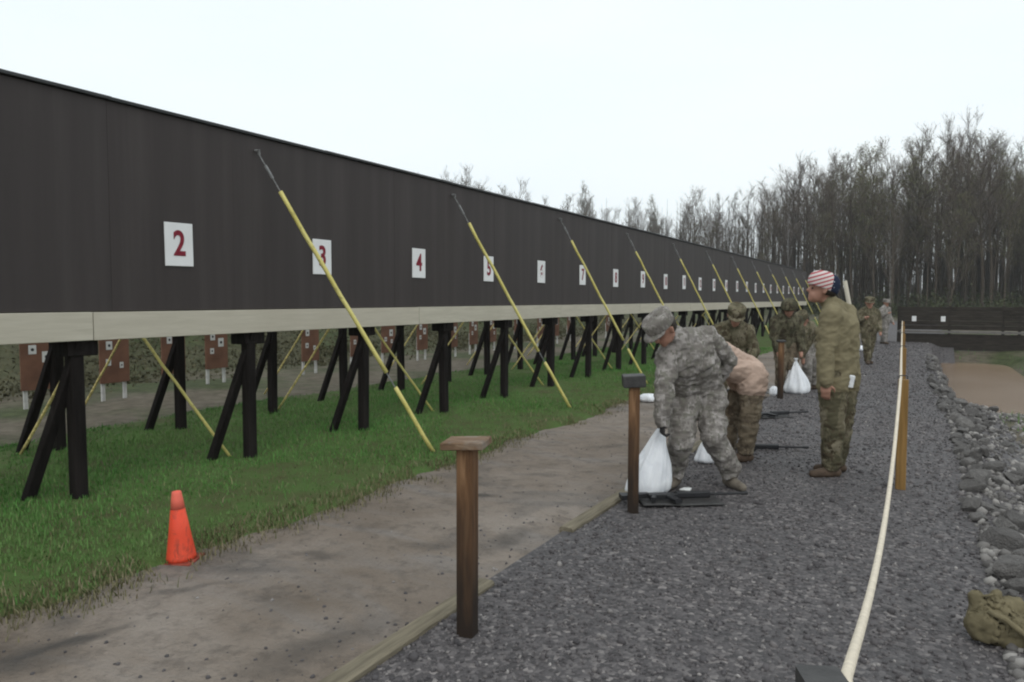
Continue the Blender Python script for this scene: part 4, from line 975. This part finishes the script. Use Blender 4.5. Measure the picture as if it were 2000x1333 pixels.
def plant(px, Z, H, k):
    p = ploc(px, Z); z = terrain(p.x, p.y)
    H *= .92; base = [17, 16, 17.5, 16, 15, 17, 16.5, 12][k]; s = (H-z)/base
    where = 'above the front baffle top at left' if px < 1060 else 'above the far part of the baffle' if px < 1350 else 'behind the far end of the baffle' if px < 1560 else 'behind the striped cap' if px < 1700 else 'behind the plank barrier' if px < 1880 else 'at the right edge'
    root = empty('tree', (p.x, p.y, z), tr_.uniform(0, 6.28), tl[k].replace(' behind the range', '').replace(' in the wood', '')+', '+where, 'tree', 'trees of the wood'); root.scale = (s*tr_.uniform(.75, 1.4),)*2+(s,); root.rotation_euler = (tr_.gauss(0, .035), tr_.gauss(0, .035), tr_.uniform(0, 6.28))
    link('trunk', kinds[k][0], root); link('crown', kinds[k][1], root)
px = 770
while px < 2230:
    for row in range(3):
        py = prof_y(px)
        Z = 16.0*F_PX/(585-py)*(1+.12*row)*tr_.uniform(.96, 1.06)
        H = CAM_H+(585-py)*Z/F_PX*tr_.uniform(.72, 1.06)*(1 if row == 0 else .97)
        k = tr_.choices(range(8), [5, 4.5, 3.5, 1.6, 3.6, 1.4, 5, .6])[0]
        plant(px+tr_.uniform(-16, 16), Z, H, k); ntree += 1
    px += tr_.uniform(12, 20) if px > 1480 else tr_.uniform(16, 30)
for px_, py_, k in ((1140, 362, 7), (1385, 430, 7), (1500, 455, 7), (1600, 420, 4), (1740, 400, 4), (1960, 330, 4), (1850, 380, 4)):
    Z = 16.0*F_PX/(585-prof_y(px_))*.93; plant(px_, Z, CAM_H+(585-py_)*Z/F_PX, k)

# the wood beyond: a mass of stems, and brush at its foot
mb = MB(); far = []
V = []; T = []
nr = np.random.default_rng(3)
for i in range(2600):
    px_ = nr.uniform(700, 2300); py = prof_y(px_); Z = 16.0*F_PX/(585-py)*nr.uniform(1.0, 1.75); p = ploc(px_, Z); z0 = terrain(p.x, p.y)-.2
    H = (CAM_H+(585-py)*(16.0*F_PX/(585-py))/F_PX)*nr.uniform(.35, .85); r = nr.uniform(.04, .13); lx, ly = nr.normal(0, .35, 2); n_ = len(V); ph = nr.uniform(0, 6)
    for (zz, rr_, f_) in ((z0, r, 0), (z0+H*.55, r*.7, .4), (z0+H, .015, 1)):
        for c in range(3): V.append((p.x+lx*f_+rr_*math.cos(ph+c*2.094), p.y+ly*f_+rr_*math.sin(ph+c*2.094), zz))
    for a in (0, 3):
        for c in range(3): d_ = (c+1) % 3; T += [(n_+a+c, n_+a+d_, n_+a+3+d_), (n_+a+c, n_+a+3+d_, n_+a+3+c)]
    for q in range(14):
        t = nr.uniform(.3, 1); az = nr.uniform(0, 6.28); L = nr.uniform(.6, 2.2)*(1.2-t*.5); c0 = np.array((p.x+lx*t*.9, p.y+ly*t*.9, z0+H*t)); e = c0+np.array((math.cos(az)*L*.5, math.sin(az)*L*.5, L*.8)); n_ = len(V)
        V += [tuple(c0+np.array((.02, -.01, 0))), tuple(c0-np.array((.02, -.01, 0))), tuple(e)]; T.append((n_, n_+1, n_+2))
w = link('far_wood', raw_mesh('far_wood', V, T, MAT['wood_far'])); tag(w, 'dense mass of stems deep in the wood', 'wood', kind='stuff')
def brush(name, n, pos, size, mat, label):
    c = pos; a = nr.normal(size=(n, 3)); a /= np.linalg.norm(a, axis=1)[:, None]; b = np.cross(a, nr.normal(size=(n, 3))); b /= np.linalg.norm(b, axis=1)[:, None]; s = size[:, None]
    Vv = np.stack([c-a*s, c+b*s*.55, c+a*s, c-b*s*.55], 1); Tt = np.array([(0, 1, 2), (0, 2, 3)])[None]+4*np.arange(n)[:, None, None]
    o = link(name, raw_mesh(name, Vv.reshape(-1, 3), Tt.reshape(-1, 3), mat, np.repeat(nr.random(n), 2))); return tag(o, label, 'undergrowth', kind='stuff')
cl_ = []
for i in range(650):
    px_ = nr.uniform(1000, 2300); Z = 16.0*F_PX/(585-prof_y(px_))*nr.uniform(.86, 1.25); p = ploc(px_, Z); z0 = terrain(p.x, p.y); hh_ = nr.uniform(.8, 2.6); ww = nr.uniform(.6, 1.6)
    q = nr.normal(size=(90, 3))*np.array((ww*.5, ww*.5, hh_*.35))+np.array((p.x, p.y, z0+hh_*.45)); q[:, 2] = np.maximum(q[:, 2], z0+.05); cl_.append(q)
cl_ = np.concatenate(cl_); brush('undergrowth', len(cl_), cl_, nr.uniform(.05, .14, len(cl_)), MAT['leaf_dark'], 'dark brush at the foot of the wood')
cl_ = []
for i in range(330):
    x = nr.uniform(-19, -13.2); y = nr.uniform(0, 48); z0 = terrain(x, y); hh_ = nr.uniform(.15, .7)
    q = nr.normal(size=(170, 3))*np.array((.45, .45, hh_*.35))+np.array((x, y, z0+hh_*.3)); q[:, 2] = np.maximum(q[:, 2], z0+.03); cl_.append(q)
cl_ = np.concatenate(cl_); brush('bank_brush', len(cl_), cl_, nr.uniform(.02, .06, len(cl_)), m_leaf('bank_weed', (.058, .056, .030), (.105, .098, .055)), 'green brush on the bank behind the targets')
n = 5000
xx = 1.0+6*rng.random(n); yy = 9+34*rng.random(n); zz = np.array([terrain(a, b) for a, b in zip(xx, yy)])
k = (zz > -.57) & (np.array([nz(a, b, .5, 40) for a, b in zip(xx, yy)]) > -.05); xx, yy = xx[k], yy[k]; n = len(xx)
tag(blades('bank_grass', n, np.stack([xx, yy], -1), .06+.10*rng.random(n), terrain, MAT['blade'], .006), 'sparse rough grass on the ditch bank', 'grass', kind='stuff')

# ------------------------------------------------------------------ rainy air
hz = NT('rain_haze'); hz.t.nodes.remove(hz.b); pv = hz.n('VolumePrincipled', i={'Color': (.93, .97, 1, 1), 'Density': .0006, 'Anisotropy': .2})
hz.l(pv.outputs[0], hz.t.nodes['Material Output'].inputs['Volume'])
hb = MB().add([(x, y, z) for z in (-2.2, 26) for x, y in ((-260, -200), (260, -200), (260, 330), (-260, 330))], [(3, 2, 1, 0), (4, 5, 6, 7), (0, 1, 5, 4), (1, 2, 6, 5), (2, 3, 7, 6), (3, 0, 4, 7)]).build('haze', hz.m)
tag(hb, 'thin rainy haze in the air', 'haze', kind='stuff')
